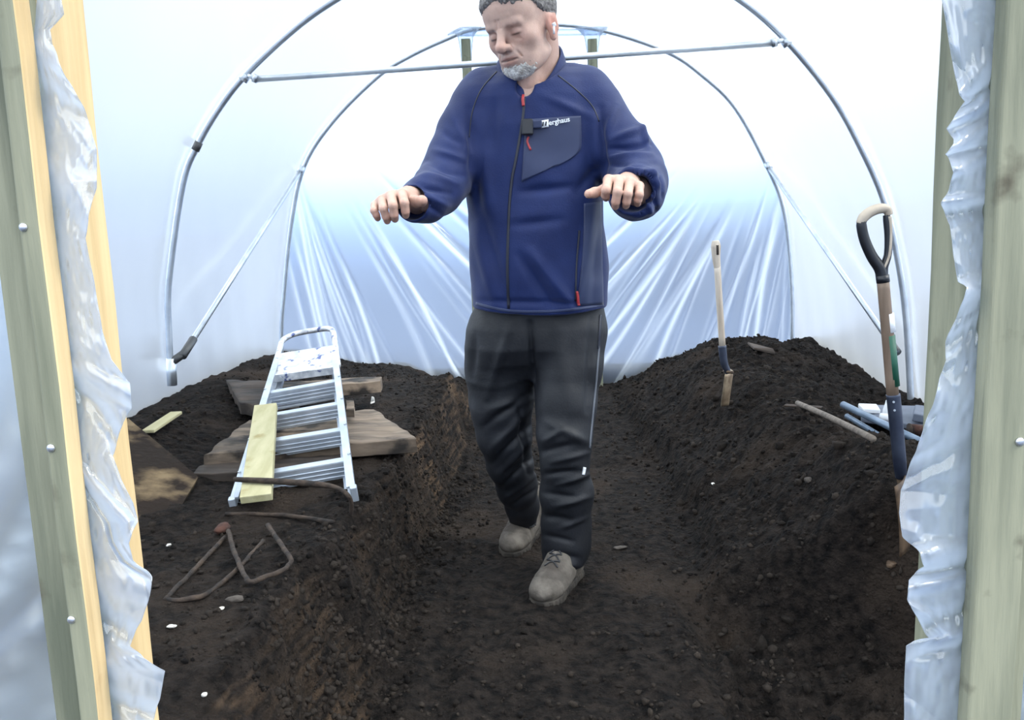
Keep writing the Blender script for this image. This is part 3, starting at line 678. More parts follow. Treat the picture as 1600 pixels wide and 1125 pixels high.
o = frombm('hooked_iron_rod', bm, MT['rust'], None, True); tag(o, 'hooked iron rod laid across the foot of the ladder', 'rod')
# stones and scraps
def stone(px, py, r, m, label, cat='stone', sc=(1, 1, .7), seed=1):
    p = onsoil(px, py, r * .3); rs_ = np.random.RandomState(seed + int(px)); bm = bmesh.new(); bmesh.ops.create_icosphere(bm, subdivisions=2, radius=1)
    for v in bm.verts:
        k = 1 + .9 * float(n3(np.array(v.co[:]), 1.1, seed + int(px) % 97)); v.co = Vector((v.co.x * sc[0] * k, v.co.y * sc[1] * k, v.co.z * sc[2] * k)) * r + p
    o = frombm('stone' if cat == 'stone' else cat.replace(' ', '_'), bm, MT[m], None, False); tag(o, label, cat)
stone(1114, 757, .006, 'stone', 'small white stone on the right bed below the far shovel')
stone(319, 1087, .0055, 'stone', 'small white stone at the bottom left of the soil')
stone(268, 981, .010, 'stone', 'torn pale scrap on the soil below the V-shaped iron bar', 'scrap', (1, .8, .35))
stone(347, 952, .006, 'stone', 'tiny white stone just below the U-shaped iron bar')
stone(264, 853, .007, 'stone', 'cream stone beside the edge of the muddy sheet')
stone(368, 938, .013, 'flint', 'flat grey-brown stone below the crossing iron bars', 'stone', (1.3, .6, .5))
stone(968, 858, .017, 'flint', 'flat brown stone on the path right of the walking man', 'stone', (1.3, .7, .35))
stone(1392, 884, .012, 'bladerust', 'orange-brown stone below the near spade', 'stone')
stone(1263, 752, .014, 'flint', 'rounded brown clod-like stone left of the near spade blade', 'stone')

# ------------------------------------------------------------------ near spade
Ys = 2.08
def A(px, py, dy=0.): return V(at(px, py, Ys + dy))
sp_ = empty('garden_spade', onsoil(1404, 800), 'near spade with D-shaped grip standing upright beside the right plastic', 'spade')
def ptube(name, pts, r, m, parent, n=14, sm=6, sq=None, up=None):
    bm = bmesh.new(); S = smoothpath(pts, sm) if sm > 1 else pts
    if hasattr(r, '__len__'): r = list(np.interp(np.linspace(0, 1, len(S)), np.linspace(0, 1, len(r)), r))
    tube(bm, S, r, n, sq=sq, up=up); return frombm(name, bm, MT[m], parent, True)
ptube('grip_arm', [A(1378, 437), A(1375, 420), A(1362, 400), A(1351, 375), A(1346, 352), A(1348, 344)], [.0135, .014, .013, .0125, .012, .010], 'black', sp_)
ptube('grip_arm', [A(1380, 437), A(1381, 418), A(1387, 398), A(1388, 370), A(1386, 345), A(1385, 336)], [.012, .010, .009, .009, .009, .008], 'black', sp_)
ptube('grip_bar', [A(1344, 350), A(1349, 340), A(1360, 331), A(1374, 326), A(1385, 327), A(1389, 336)], [.010, .0125, .0125, .012, .011, .009], 'bronze', sp_)
ptube('grip_bar_edge', [A(1390, 338, -.006), A(1391.5, 365, -.006), A(1389, 398, -.006), A(1381, 420, -.008)], [.005, .004, .004, .003], 'bronze', sp_)
ptube('grip_socket', [A(1378.5, 430), A(1380, 441)], .0155, 'black', sp_, sm=1)
ptube('shaft', [A(1379.5, 438), A(1385, 500), A(1395.5, 625)], .0145, 'ash', sp_, sm=3)
for a, b, m, nm in (((1387.5, 490), (1390.5, 519), 'white', 'white_sticker'), ((1389.5, 524), (1397, 603), 'green', 'green_sticker')):
    o = ptube(nm, [A(a[0] - 1, a[1]), A(b[0] - 1, b[1])], .0149, m, sp_, sm=1); 
ptube('steel_socket', [A(1395.5, 616), A(1399, 650), A(1405.5, 720), A(1408, 745, .01)], [.0165, .0165, .016, .0135], 'navysteel', sp_)
for px, py in ((1395, 628), (1396.5, 641)):
    p = A(px + 1, py, -.0168); bm = bmesh.new(); tube(bm, [p, p - Vector((0, .002, 0))], .0028, 10); frombm('rivet', bm, MT['zinc'], sp_)
top = A(1402, 742); bot = A(1403, 845); ax = (bot - top); side = Vector((.42, 1, 0)).normalized(); nn = ax.cross(side).normalized()
vs, fs = [], []
for i in range(13):
    for j in range(13):
        u = i / 12; s_ = j / 12 * 2 - 1; wd = .088 * (1 - .12 * u)
        vs.append(top + ax * (u * 1.05) + side * (s_ * wd) + nn * (.022 * (1 - s_ * s_) - .006 + .010 * math.sin(u * 2)) + Vector((0, 0, -.004 * s_ * s_)))
        if i and j: k = i * 13 + j; fs.append((k, k - 1, k - 14, k - 13))
bl_ = pydata('blade', vs, fs, MT['bladerust'], sp_); mod(bl_, 'SOLIDIFY', thickness=.003)

# far shovel
sh = empty('long_shovel', onsoil(1133, 615), 'slim pale-handled shovel standing upright in the right bed', 'shovel')
B = lambda px, py, dy=0.: V(at(px, py, 3.55 + dy))
ptube('grip', [B(1118, 376), B(1118.5, 385), B(1119, 402), B(1121, 420)], [.013, .020, .0165, .013], 'paleshaft', sh)
ptube('grip_slot', [B(1120.5, 383, -.015), B(1121, 398, -.0125)], .0065, 'darkwood', sh, sm=1)
ptube('shaft', [B(1120.5, 412), B(1124, 470), B(1129, 545)], .0135, 'paleshaft', sh, sm=3)
ptube('steel_socket', [B(1128.5, 540), B(1131, 565), B(1136, 578), B(1139, 585)], [.0165, .016, .013, .010], 'navysteel', sh)
ptube('tread_edge', [B(1131, 580, .02), B(1145, 582, -.05)], .006, 'bladerust', sh, sm=1)
top = B(1138, 580); bot = B(1131, 632); ax = bot - top; side = Vector((.25, 1, 0)).normalized(); nn = ax.cross(side).normalized(); vs, fs = [], []
for i in range(13):
    for j in range(13):
        u = i / 12; s_ = j / 12 * 2 - 1; wd = .085 * (1 - .55 * u * u)
        vs.append(top + ax * u + side * (s_ * wd) + nn * (.030 * (1 - s_ * s_) - .012))
        if i and j: k = i * 13 + j; fs.append((k, k - 1, k - 14, k - 13))
o = pydata('blade', vs, fs, MT['bladelight'], sh); mod(o, 'SOLIDIFY', thickness=.003)

# tools and tubes lying on the right bed
hk = empty('garden_hoe', onsoil(1300, 668), 'hoe with wooden handle lying half buried on the right bed', 'hoe')
a, b = onsoil(1246, 640, .025), onsoil(1364, 692, .012)
ptube('handle', [a, (a + b) / 2 + Vector((0, 0, .004)), b], .010, 'greyshaft', hk, sm=5)
bm = bmesh.new(); beam(bm, onsoil(1226, 639, .015), onsoil(1284, 644, .018), .035, .006); bev(frombm('hoe_blade', bm, MT['rust'], hk), .002)
Gp = lambda px, py, Y: V(at(px, py, Y))
for nm, a, b, m, r, lab in (('steel_tube', Gp(1317, 632, 3.25), Gp(1470, 705, 2.75), 'bluetube', .013, 'upper grey steel tube lying behind the near spade'),
                       ('steel_tube', Gp(1323, 650, 3.2), Gp(1462, 733, 2.7), 'bluetube', .010, 'lower thinner steel tube lying behind the near spade')):
    bm = bmesh.new(); tube(bm, [a, b], r, 14); o = frombm(nm, bm, MT[m], None, True); tag(o, lab, 'tube')
block('blue_rail', [Gp(1332, 682, 3.02), Gp(1442, 742, 2.62), Gp(1452, 728, 2.72), Gp(1330, 668, 3.12)], .045, MT['navysteel'], 'dark blue metal rail under the steel tubes', 'rail')
block('grey_board', [Gp(1345, 652, 3.25), Gp(1460, 668, 3.05), Gp(1452, 634, 3.4), Gp(1350, 632, 3.55)], .02, MT['slate'], 'grey flat board lying behind the steel tubes', 'board')
block('white_box', [Gp(1348, 638, 3.3), Gp(1376, 640, 3.3), Gp(1370, 631, 3.42), Gp(1341, 630, 3.42)], .018, MT['white'], 'flat white box on the grey board behind the steel tubes', 'box')
t = empty('white_bottle', Gp(1386, 648, 3.2), 'white wedge-shaped bottle standing left of the near spade shaft', 'bottle')
ptube('bottle_body', [Gp(1387, 649, 3.2), Gp(1388, 640, 3.2), Gp(1389, 631, 3.2), Gp(1389.5, 626, 3.2)], [.020, .019, .014, .012], 'white', t, up=(0, 1, 0))
o = ptube('white_roll', [Gp(1376, 652, 3.12), Gp(1398, 654, 3.12)], .016, 'white', None, sm=1); tag(o, 'small white roll lying below the white bottle', 'roll')
t = empty('rusty_can', Gp(1432, 672, 2.95), 'rust-brown tin lying right of the near spade', 'can')
ptube('can_body', [Gp(1421, 671, 2.95), Gp(1442, 673, 2.95)], .020, 'rustred', t, sm=1); ptube('can_rim', [Gp(1420, 671, 2.95), Gp(1422, 671, 2.95)], .0215, 'rust', t, sm=1)
block('slate_block', [Gp(1428, 646, 3.1), Gp(1452, 650, 3.1), Gp(1450, 634, 3.25), Gp(1430, 632, 3.25)], .03, MT['slate'], 'blue-grey slate block at the back right against the cover', 'block')
block('wood_offcut', [onsoil(1178, 549, .02), onsoil(1212, 556, .015), onsoil(1208, 550, .02), onsoil(1168, 543, .03)], .012, MT['darkwood'], 'dark stick poking out of the far right heap', 'offcut')

# ------------------------------------------------------------------ solid modelling helpers for the man
class Field:
    def __init__(s, lo, hi, h):
        s.lo = np.array(lo, float); s.h = h; s.n = np.ceil((np.array(hi) - s.lo) / h).astype(int) + 1; s.f = np.full(s.n, .08, np.float32)
    def blk(s, lo, hi):
        a = np.clip(np.floor((np.array(lo) - s.lo) / s.h).astype(int), 0, s.n); b = np.clip(np.ceil((np.array(hi) - s.lo) / s.h).astype(int) + 1, 0, s.n)
        sl = tuple(slice(i, j) for i, j in zip(a, b)); g = [s.lo[k] + s.h * np.arange(a[k], b[k]) for k in range(3)]
        return sl, np.meshgrid(*g, indexing='ij', sparse=True)
    def put(s, fn, lo, hi, k, op):
        sl, (x, y, z) = s.blk(np.array(lo) - k - .012, np.array(hi) + k + .012)
        if 0 in s.f[sl].shape: return
        d = fn(x, y, z); a = s.f[sl]
        if op == 'u': h = np.maximum(k - np.abs(a - d), 0) / max(k, 1e-6); s.f[sl] = np.minimum(a, d) - h * h * k / 4
        elif op == 's': d = -d; h = np.maximum(k - np.abs(a - d), 0) / max(k, 1e-6); s.f[sl] = np.maximum(a, d) + h * h * k / 4
    def cone(s, a, b, r1, r2, k=.01, op='u', sc=(1, 1, 1)):
        a = np.array(a, float); b = np.array(b, float); q = np.array(sc, float); R = max(r1, r2) / min(q)
        def fn(x, y, z):
            dx, dy, dz = (b - a) * q; L = dx * dx + dy * dy + dz * dz + 1e-12
            px, py, pz = (x - a[0]) * q[0], (y - a[1]) * q[1], (z - a[2]) * q[2]
            t = np.clip((px * dx + py * dy + pz * dz) / L, 0, 1)
            return np.sqrt((px - t * dx) ** 2 + (py - t * dy) ** 2 + (pz - t * dz) ** 2) - (r1 + (r2 - r1) * t)
        s.put(fn, np.minimum(a, b) - R, np.maximum(a, b) + R, k, op)
    def ell(s, c, r, k=.01, op='u'):
        c = np.array(c, float); r = np.array(r, float)
        fn = lambda x, y, z: (np.sqrt(((x - c[0]) / r[0]) ** 2 + ((y - c[1]) / r[1]) ** 2 + ((z - c[2]) / r[2]) ** 2) - 1) * r.min()
        s.put(fn, c - r * 1.15, c + r * 1.15, k, op)
    def chain(s, P, k=.012, sc=(1, 1, 1)):
        for (a, ra), (b, rb) in zip(P[:-1], P[1:]): s.cone(a, b, ra, rb, k, 'u', sc)
    def rings(s, R, k=.02, e=2.4):
        """R rows: z, cx, cy, a, b (z ascending)"""
        R = np.array(sorted(map(tuple, R))); z0, z1 = R[0, 0], R[-1, 0]
        def fn(x, y, z):
            I = lambda j: np.interp(z.ravel(), R[:, 0], R[:, j]).reshape(z.shape)
            a, b = I(3), I(4); u = np.abs(x - I(1)) / a; v = np.abs(y - I(2)) / b
            d = ((u ** e + v ** e) ** (1 / e) - 1) * np.minimum(a, b); return np.maximum(d, np.maximum(z0 - z, z - z1))
        m = R[:, 3:].max(); s.put(fn, (R[:, 1].min() - m, R[:, 2].min() - m, z0), (R[:, 1].max() + m, R[:, 2].max() + m, z1), k, 'u')
    def mesh(s):
        f = s.f; S = f < 0; n = np.array(f.shape) - 1
        c = np.zeros(n, np.int8)
        for a in (0, 1):
            for b in (0, 1):
                for d in (0, 1): c += S[a:a + n[0], b:b + n[1], d:d + n[2]]
        I = np.argwhere((c > 0) & (c < 8)); vid = np.full(n, -1, np.int32); vid[tuple(I.T)] = np.arange(len(I))
        acc = np.zeros((len(I), 3)); cnt = np.zeros(len(I))
        for ax in range(3):
            o1, o2 = [k for k in range(3) if k != ax]
            for a in (0, 1):
                for b in (0, 1):
                    off = np.zeros(3, int); off[o1] = a; off[o2] = b; p = I + off; q = p.copy(); q[:, ax] += 1
                    fp = f[tuple(p.T)]; fq = f[tuple(q.T)]; m = (fp < 0) != (fq < 0); t = np.where(m, fp / np.where(m, fp - fq, 1), 0)
                    w_ = p.astype(float); w_[:, ax] += t; acc += w_ * m[:, None]; cnt += m
        V_ = s.lo + s.h * acc / cnt[:, None]; Fs = []
        for ax in range(3):
            o1, o2 = (ax + 1) % 3, (ax + 2) % 3
            A_ = [slice(None)] * 3; B_ = [slice(None)] * 3; A_[ax] = slice(0, -1); B_[ax] = slice(1, None)
            E = np.argwhere(S[tuple(A_)] != S[tuple(B_)]); E = E[(E[:, o1] > 0) & (E[:, o2] > 0) & (E[:, o1] < n[o1]) & (E[:, o2] < n[o2])]
            q = []
            for d1, d2 in ((-1, -1), (0, -1), (0, 0), (-1, 0)):
                r = E.copy(); r[:, o1] += d1; r[:, o2] += d2; q.append(vid[tuple(r.T)])
            q = np.stack(q, 1); fl = ~S[tuple(E.T)]; q[fl] = q[fl][:, ::-1]; Fs.append(q)
        return V_, np.concatenate(Fs)
def normals(v, f):
    n = np.cross(v[f[:, 2]] - v[f[:, 0]], v[f[:, 3]] - v[f[:, 1]]); N = np.zeros_like(v)
    for k in range(4): np.add.at(N, f[:, k], n)
    return N / (np.linalg.norm(N, axis=1)[:, None] + 1e-12)
def relax(v, f, it=1, a=.5):
    for _ in range(it):
        S_ = np.zeros_like(v); c = np.zeros(len(v))
        for k in range(4):
            for o_ in (1, 3): np.add.at(S_, f[:, k], v[f[:, (k + o_) % 4]]); np.add.at(c, f[:, k], 1)
        v = v * (1 - a) + a * S_ / c[:, None]
    return v
def creases(v, f, strokes, front=True):
    N = normals(v, f); P = projv(v); fr = -((v - CAM) * N).sum(1) / np.linalg.norm(v - CAM, axis=1); fr = np.clip(fr * 2 + .3, 0, 1)
    d = np.zeros(len(v))
    for x0, y0, x1, y1, wd, h in strokes:
        a = np.array([x0, y0]); b = np.array([x1, y1]) - a; L = (b ** 2).sum(); q = P - a; t = (q @ b) / L; tc_ = np.clip(t, 0, 1)
        dist = np.linalg.norm(q - tc_[:, None] * b, axis=1); d += 1.35 * h * np.exp(-(dist / wd) ** 2) * (.35 + .65 * np.sin(np.pi * tc_))
    return v + N * (d * fr)[:, None]
pxr = lambda r, Y: r * Y / F

# ------------------------------------------------------------------ the man
MAN = empty('person', (.03, 2.45, 0), 'man in navy fleece and black trousers walking forward with both hands held out', 'person')
# --- jacket
J = Field((-.46, 2.05, .62), (.48, 2.80, 1.56), .0042)
tr = [(110, 782, 888, 2.54, .080), (122, 758, 915, 2.54, .100), (136, 738, 930, 2.54, .115), (155, 728, 938, 2.54, .128), (200, 724, 943, 2.54, .138),
      (260, 727, 942, 2.54, .142), (310, 729, 942, 2.54, .142), (350, 731, 944, 2.54, .143), (400, 734, 947, 2.54, .146), (440, 737, 949, 2.54, .147), (470, 738, 949, 2.54, .142), (500, 741, 947, 2.54, .136), (505, 741, 947, 2.54, .13)]
RR = []
for py, xl, xr_, Yc, b in tr:
    a = at(xl, py, Yc); c = at(xr_, py, Yc); RR.append(((a[2] + c[2]) / 2, (a[0] + c[0]) / 2, Yc, (c[0] - a[0]) / 2, b))
J.rings(RR, .01)
armL = [(757, 146, 2.53, 33), (742, 170, 2.52, 37), (725, 205, 2.49, 38), (709, 245, 2.45, 38), (695, 280, 2.42, 38), (683, 298, 2.36, 37), (664, 311, 2.29, 34), (648, 317, 2.245, 31)]
armR = [(915, 146, 2.53, 34), (930, 168, 2.52, 39), (947, 200, 2.49, 40), (970, 235, 2.46, 42), (991, 266, 2.43, 43), (998, 285, 2.37, 42), (996, 298, 2.30, 40), (990, 300, 2.245, 37)]
for arm in (armL, armR): J.chain([(at(x, y, Y), pxr(r, Y)) for x, y, Y, r in arm], .03)
# shoulders rounding
J.cone(at(800, 132, 2.55), at(757, 142, 2.55), .055, .06, .04); J.cone(at(870, 128, 2.55), at(915, 142, 2.55), .055, .062, .04)
# open cuffs and neck
for arm, dx in ((armL, (634, 319)), (armR, (983, 300))):
    x, y, Y, r = arm[-1]; J.cone(at(x, y, Y + .02), at(*dx, Y - .10), pxr(r - 7, Y), pxr(r - 3, Y), .006, 's')
J.cone(at(834, 124, 2.50), at(832, 60, 2.48), .074, .088, .012, 's'); J.cone(at(819, 136, 2.43), at(818, 141, 2.36), .022, .016, .012, 's')
def hemcut(x, y, z):
    zh = .0 + at(840, 493, 2.40)[2] + .012 * np.clip(np.abs(x - .05) / .2, 0, 1.3) ** 2 + 0 * y; return z - zh
sl, (x, y, z) = J.blk(J.lo, J.lo + J.n * J.h); J.f = np.maximum(J.f, -(hemcut(x, y, z))).astype(np.float32)
v, f = J.mesh(); v = relax(v, f, 2)
v += normals(v, f) * (n3(v, 9, 3) * .010 + n3(v, 22, 4) * .004)[:, None]
v = creases(v, f, [
    (642, 285, 705, 303, 5, -.010), (652, 270, 715, 288, 5, .008), (668, 252, 722, 275, 5, -.010), (655, 302, 700, 322, 5, .007), (678, 235, 728, 250, 6, .007), (690, 205, 722, 225, 6, -.007), (640, 300, 690, 335, 4, -.007), (700, 170, 735, 240, 7, .006),
    (963, 165, 945, 215, 6, .010), (938, 170, 940, 290, 7, -.016), (955, 218, 1005, 200, 6, .009), (952, 233, 1015, 226, 4, -.010), (950, 246, 1018, 242, 4, .009), (948, 257, 1022, 256, 4, -.010), (975, 263, 1030, 275, 4, .009),
    (1000, 195, 1014, 232, 4, .010), (1012, 262, 1034, 300, 4, .008), (1020, 280, 1026, 335, 3, -.009), (1012, 285, 1014, 335, 3, .008), (985, 345, 1028, 320, 4, .007), (1030, 270, 1036, 310, 3, -.007),
    (830, 395, 893, 478, 9, .012), (812, 400, 868, 485, 8, -.009), (742, 355, 772, 470, 9, .008), (755, 340, 790, 470, 8, -.006), (925, 330, 905, 450, 8, .009), (938, 350, 925, 470, 6, -.008),
    (800, 352, 880, 343, 8, -.006), (815, 300, 890, 292, 7, -.008), (900, 300, 945, 250, 8, -.007), (735, 170, 738, 260, 7, -.010), (752, 180, 765, 330, 10, .007), (850, 150, 930, 185, 7, .005), (775, 150, 770, 230, 8, -.005), (735, 250, 750, 330, 7, -.006), (742, 470, 940, 476, 5, -.005)])
v = relax(v, f, 1, .3)
jack = link('jacket', fastmesh('jacket', v, f), MT['fleece'], MAN)
JB = BVHTree.FromPolygons(v.tolist(), f.tolist())
def drape(name, rows, tree, off, m, parent, th=None, label=None):
    """rows: grid of pixel points; hits on the cloth, lifted by off"""
    n, k = len(rows), len(rows[0]); vs = []; last = None
    for r in rows:
        for px, py in r:
            h = tree.ray_cast(Vector(CAM), ray(px, py)); p = h[0]
            if p is None: p = last if last is not None else V(at(px, py, 2.4))
            else:
                nn = h[1] if h[1].dot(ray(px, py)) < 0 else -h[1]; p = p + nn * off
            last = p; vs.append(p)
    fs = [(i * k + j, i * k + j + 1, (i + 1) * k + j + 1, (i + 1) * k + j) for i in range(n - 1) for j in range(k - 1)]
    o = pydata(name, vs, fs, m, parent)
    mod(o, 'SOLIDIFY', thickness=th or off * 1.6, offset=-1)
    if label: o['label'] = label
    return o
def strip(pts, w_, n=40, k=4):
    S = smoothpath(pts, max(2, n // len(pts))); R_ = []
    for i, p in enumerate(S):
        a = S[max(i - 1, 0)]; b = S[min(i + 1, len(S) - 1)]; t = b - a; t /= np.linalg.norm(t) + 1e-9; q = np.array([-t[1], t[0]])
        R_.append([tuple(p + q * w_ * (j / (k - 1) - .5)) for j in range(k)])
    return R_
def patch4(a, b, c, d, n=16, bulge=None):
    """a,b top left/right; c,d bottom right/left"""
    a, b, c, d = map(np.array, (a, b, c, d)); R_ = []
    for i in range(n + 1):
        u = i / n; L = a * (1 - u) + d * u; R2 = b * (1 - u) + c * u; R_.append([tuple(L * (1 - j / n) + R2 * j / n) for j in range(n + 1)])
    return R_
ZP = [(819, 153), (818, 175), (813, 210), (806, 250), (800, 280), (796, 320), (794, 370), (793, 420), (795, 482)]
drape('front_zip', strip(ZP, 4, 60), JB, .0022, MT['zip'], jack)
drape('zip_pull', strip([(818, 146), (817, 156), (818, 166)], 4.5, 12), JB, .006, MT['red'], jack, label='red pull of the main zip')
# chest pocket
rows = []
for i in range(25):
    u = i / 24; y0 = 187 + 97 * u; xl_ = 821 - 6 * u; xr_ = 907 + 2 * math.sin(u * 3) - 3 * u - 46 * max(0, (u - .55) / .45) ** 2.0; yt = 181 + 90 * u
    rows.append([(xl_ + (xr_ - xl_) * j / 20, y0 + (yt - y0 - (8 * u * u)) * j / 20) for j in range(21)])
drape('chest_pocket', rows, JB, .0016, MT['panel'], jack)
drape('pocket_zip', strip([(829, 200), (828, 225), (827, 265)], 2.2, 24), JB, .0035, MT['zip'], jack)
drape('zip_pull', strip([(826, 214), (824, 222), (829, 235)], 3, 14), JB, .007, MT['red'], jack, label='red pull of the chest pocket zip')
# side panel with pocket zip
rows = []
for i in range(31):
    u = i / 30; y = 318 + 160 * u; xl_ = 912 - 12 * u + 4 * math.sin(u * 3); xr_ = 938 + 4 * u
    rows.append([(xl_ + (xr_ - xl_) * j / 12, y - 3 * j / 12) for j in range(13)])
drape('side_panel', rows, JB, .0014, MT['panel'], jack)
drape('side_zip', strip([(905, 360), (901, 410), (899, 470)], 2.6, 30), JB, .003, MT['zip'], jack)
drape('zip_pull', strip([(901, 455), (902, 468), (903, 478)], 3.4, 12), JB, .007, MT['red'], jack, label='red pull of the side pocket zip')
# raglan seams
drape('seam', strip([(872, 118), (900, 140), (925, 165), (936, 190)], 1.6, 30, 3), JB, .0012, MT['zip'], jack)
drape('seam', strip([(776, 112), (752, 140), (738, 175), (733, 215)], 1.6, 30, 3), JB, .0012, MT['zip'], jack)
# collar: standing band open at the front
nc = 46; cc = at(837, 112, 2.515); vs, fs = [], []
for i in range(nc + 1):
    th = math.radians(-170 + 340 * i / nc); s_ = abs(math.degrees(th)) / 170
    dx, dy = math.sin(th), math.cos(th)                                    # th=0 at the back (+y)
    zt = float(np.interp(s_, [0, .3, .5, .7, .85, 1], [.090, .086, .062, .020, -.024, -.060])); zb = zt - .066
    if dx < 0: zt -= .010 * math.sin(min(1, s_) * math.pi)
    for j in range(7):
        u = j / 6; r = .101 - .019 * u + .003 * math.sin(u * 3)
        vs.append((cc[0] - .014 + dx * r + .004 * u - .006 * s_ ** 4, cc[1] + dy * r * (.97 - .05 * u), cc[2] + zb + (zt - zb) * u))
        if i and j: k = i * 7 + j; fs.append((k, k - 1, k - 8, k - 7))
co_ = pydata('collar', vs, fs, MT['fleece'], jack); mod(co_, 'SOLIDIFY', thickness=.007, offset=0); mod(co_, 'SUBSURF', levels=1, render_levels=1)
# lettering beside the pocket top
h = JB.ray_cast(Vector(CAM), ray(866, 192))
def text(body, px, py, size, m, parent, name, rot=0., bold=.0):
    cu = bpy.data.curves.new(name, 'FONT'); cu.body = body; cu.size = size; cu.extrude = .0008; cu.offset = bold; cu.align_x = 'CENTER'; cu.align_y = 'CENTER'
    o0 = bpy.data.objects.new('tmp', cu); COL.objects.link(o0); dg = bpy.context.evaluated_depsgraph_get(); me_ = bpy.data.meshes.new_from_object(o0.evaluated_get(dg))
    bpy.data.objects.remove(o0); hh = JB.ray_cast(Vector(CAM), ray(px, py)); nn = (hh[1] if hh[1].y < 0 else -hh[1]); nn = (nn * .5 - ray(px, py)).normalized()
    xa = V(at(px + 10, py - rot, hh[0].y) - at(px, py, hh[0].y)); xa = (xa - nn * xa.dot(nn)).normalized(); ya = nn.cross(xa)
    Mx = Matrix((xa, ya, nn)).transposed().to_4x4(); Mx.translation = hh[0] + nn * .006; me_.transform(Mx); return link(name, me_, m, parent, False)
text('berghaus', 871, 190, .0185, MT['white'], jack, 'lettering', 1.9, .0004)
drape('emblem', patch4((845, 190), (857, 188), (857, 199), (845, 201), 4), JB, .0048, MT['white'], jack)
drape('emblem_bar', patch4((848, 192), (850, 192), (849, 198), (847, 198), 3), JB, .0068, MT['zip'], jack)
drape('emblem_bar', patch4((852.5, 191.5), (854.5, 191.5), (853.5, 197.5), (851.5, 197.5), 3), JB, .0068, MT['zip'], jack)
# hem band
drape('hem_band', strip([(744, 474), (770, 481), (800, 486), (840, 487), (880, 485), (915, 481), (943, 476)], 4, 60), JB, .0016, MT['panel'], jack)

# --- trousers
T = Field((-.30, 2.15, .05), (.33, 3.05, 1.0), .0045)
RR = []
for py, xl, xr_, b in ((425, 752, 932, .11), (455, 748, 936, .118), (480, 741, 943, .125), (510, 730, 945, .13), (540, 728, 944, .128), (565, 733, 940, .105), (588, 745, 930, .06)):
    a = at(xl, py, 2.55); c = at(xr_, py, 2.55); RR.append(((a[2] + c[2]) / 2, (a[0] + c[0]) / 2, 2.56, (c[0] - a[0]) / 2, b))
T.rings(RR, .01, 2.2)
legF = [(889, 520, 2.54, 56), (886, 580, 2.52, 51), (884, 630, 2.49, 46), (882, 680, 2.46, 41), (882, 720, 2.46, 39), (885, 770, 2.48, 40), (884, 820, 2.50, 38), (884, 850, 2.50, 36), (880, 885, 2.49, 31)]
legB = [(785, 520, 2.58, 56), (782, 580, 2.60, 54), (783, 630, 2.60, 49), (788, 680, 2.61, 43), (797, 720, 2.66, 37), (808, 760, 2.72, 30), (816, 790, 2.77, 25), (818, 812, 2.80, 23)]
for leg in (legF, legB): T.chain([(at(x, y, Y), pxr(r, Y)) for x, y, Y, r in leg], .028)
for x, y, Y, r in (legF[-1], legB[-1]):                                     # open hems
    p = at(x, y, Y); T.cone(p + np.array([0, 0, -.02]), p + np.array([0, 0, -.14]), pxr(r, Y) * .85, pxr(r, Y) * 1.6, .004, 's')
v, f = T.mesh(); v = relax(v, f, 2)
v += normals(v, f) * (n3(v, 10, 7) * .012 + n3(v, 25, 8) * .004)[:, None]
v = creases(v, f, [(846, 706, 900, 694, 6, -.006), (862, 722, 918, 708, 5, .006), (848, 742, 905, 736, 5, -.007), (870, 758, 924, 740, 4, .006), (850, 770, 900, 778, 5, -.005), (866, 792, 922, 776, 5, .007), (850, 806, 890, 812, 5, -.006), (875, 826, 918, 808, 4, .005), (850, 836, 895, 846, 4, -.005), (850, 866, 905, 872, 5, -.006), (858, 880, 905, 884, 4, .005),
    (765, 640, 822, 625, 7, .007), (758, 665, 826, 615, 6, -.008), (770, 700, 826, 640, 6, .008), (772, 722, 828, 665, 5, -.009), (780, 740, 828, 690, 5, .008), (785, 760, 836, 712, 4, -.008), (790, 778, 838, 740, 4, .008), (795, 795, 838, 765, 4, -.007),
    (800, 500, 762, 620, 7, .006), (828, 505, 834, 600, 5, -.012), (870, 500, 890, 640, 12, .006), (925, 500, 918, 640, 6, -.007), (855, 660, 915, 690, 7, .006), (742, 520, 738, 590, 6, -.006), (850, 690, 880, 672, 5, .006), (812, 640, 825, 740, 4, -.008)])
v = relax(v, f, 1, .3)
trs = link('trousers', fastmesh('trousers', v, f), MT['trouser'], MAN)
TB = BVHTree.FromPolygons(v.tolist(), f.tolist())
drape('piping', strip([(936, 540), (931, 600), (925, 660), (921, 700)], 2.2, 40, 3), TB, .002, MT['piping'], trs)
drape('side_pocket', strip([(938, 492), (937, 515), (935, 545)], 3.2, 20, 3), TB, .002, MT['zip'], trs)
drape('reflective_tab', strip([(913, 730), (911, 742)], 3.5, 8, 3), TB, .003, MT['white'], trs, label='small white reflective tab')

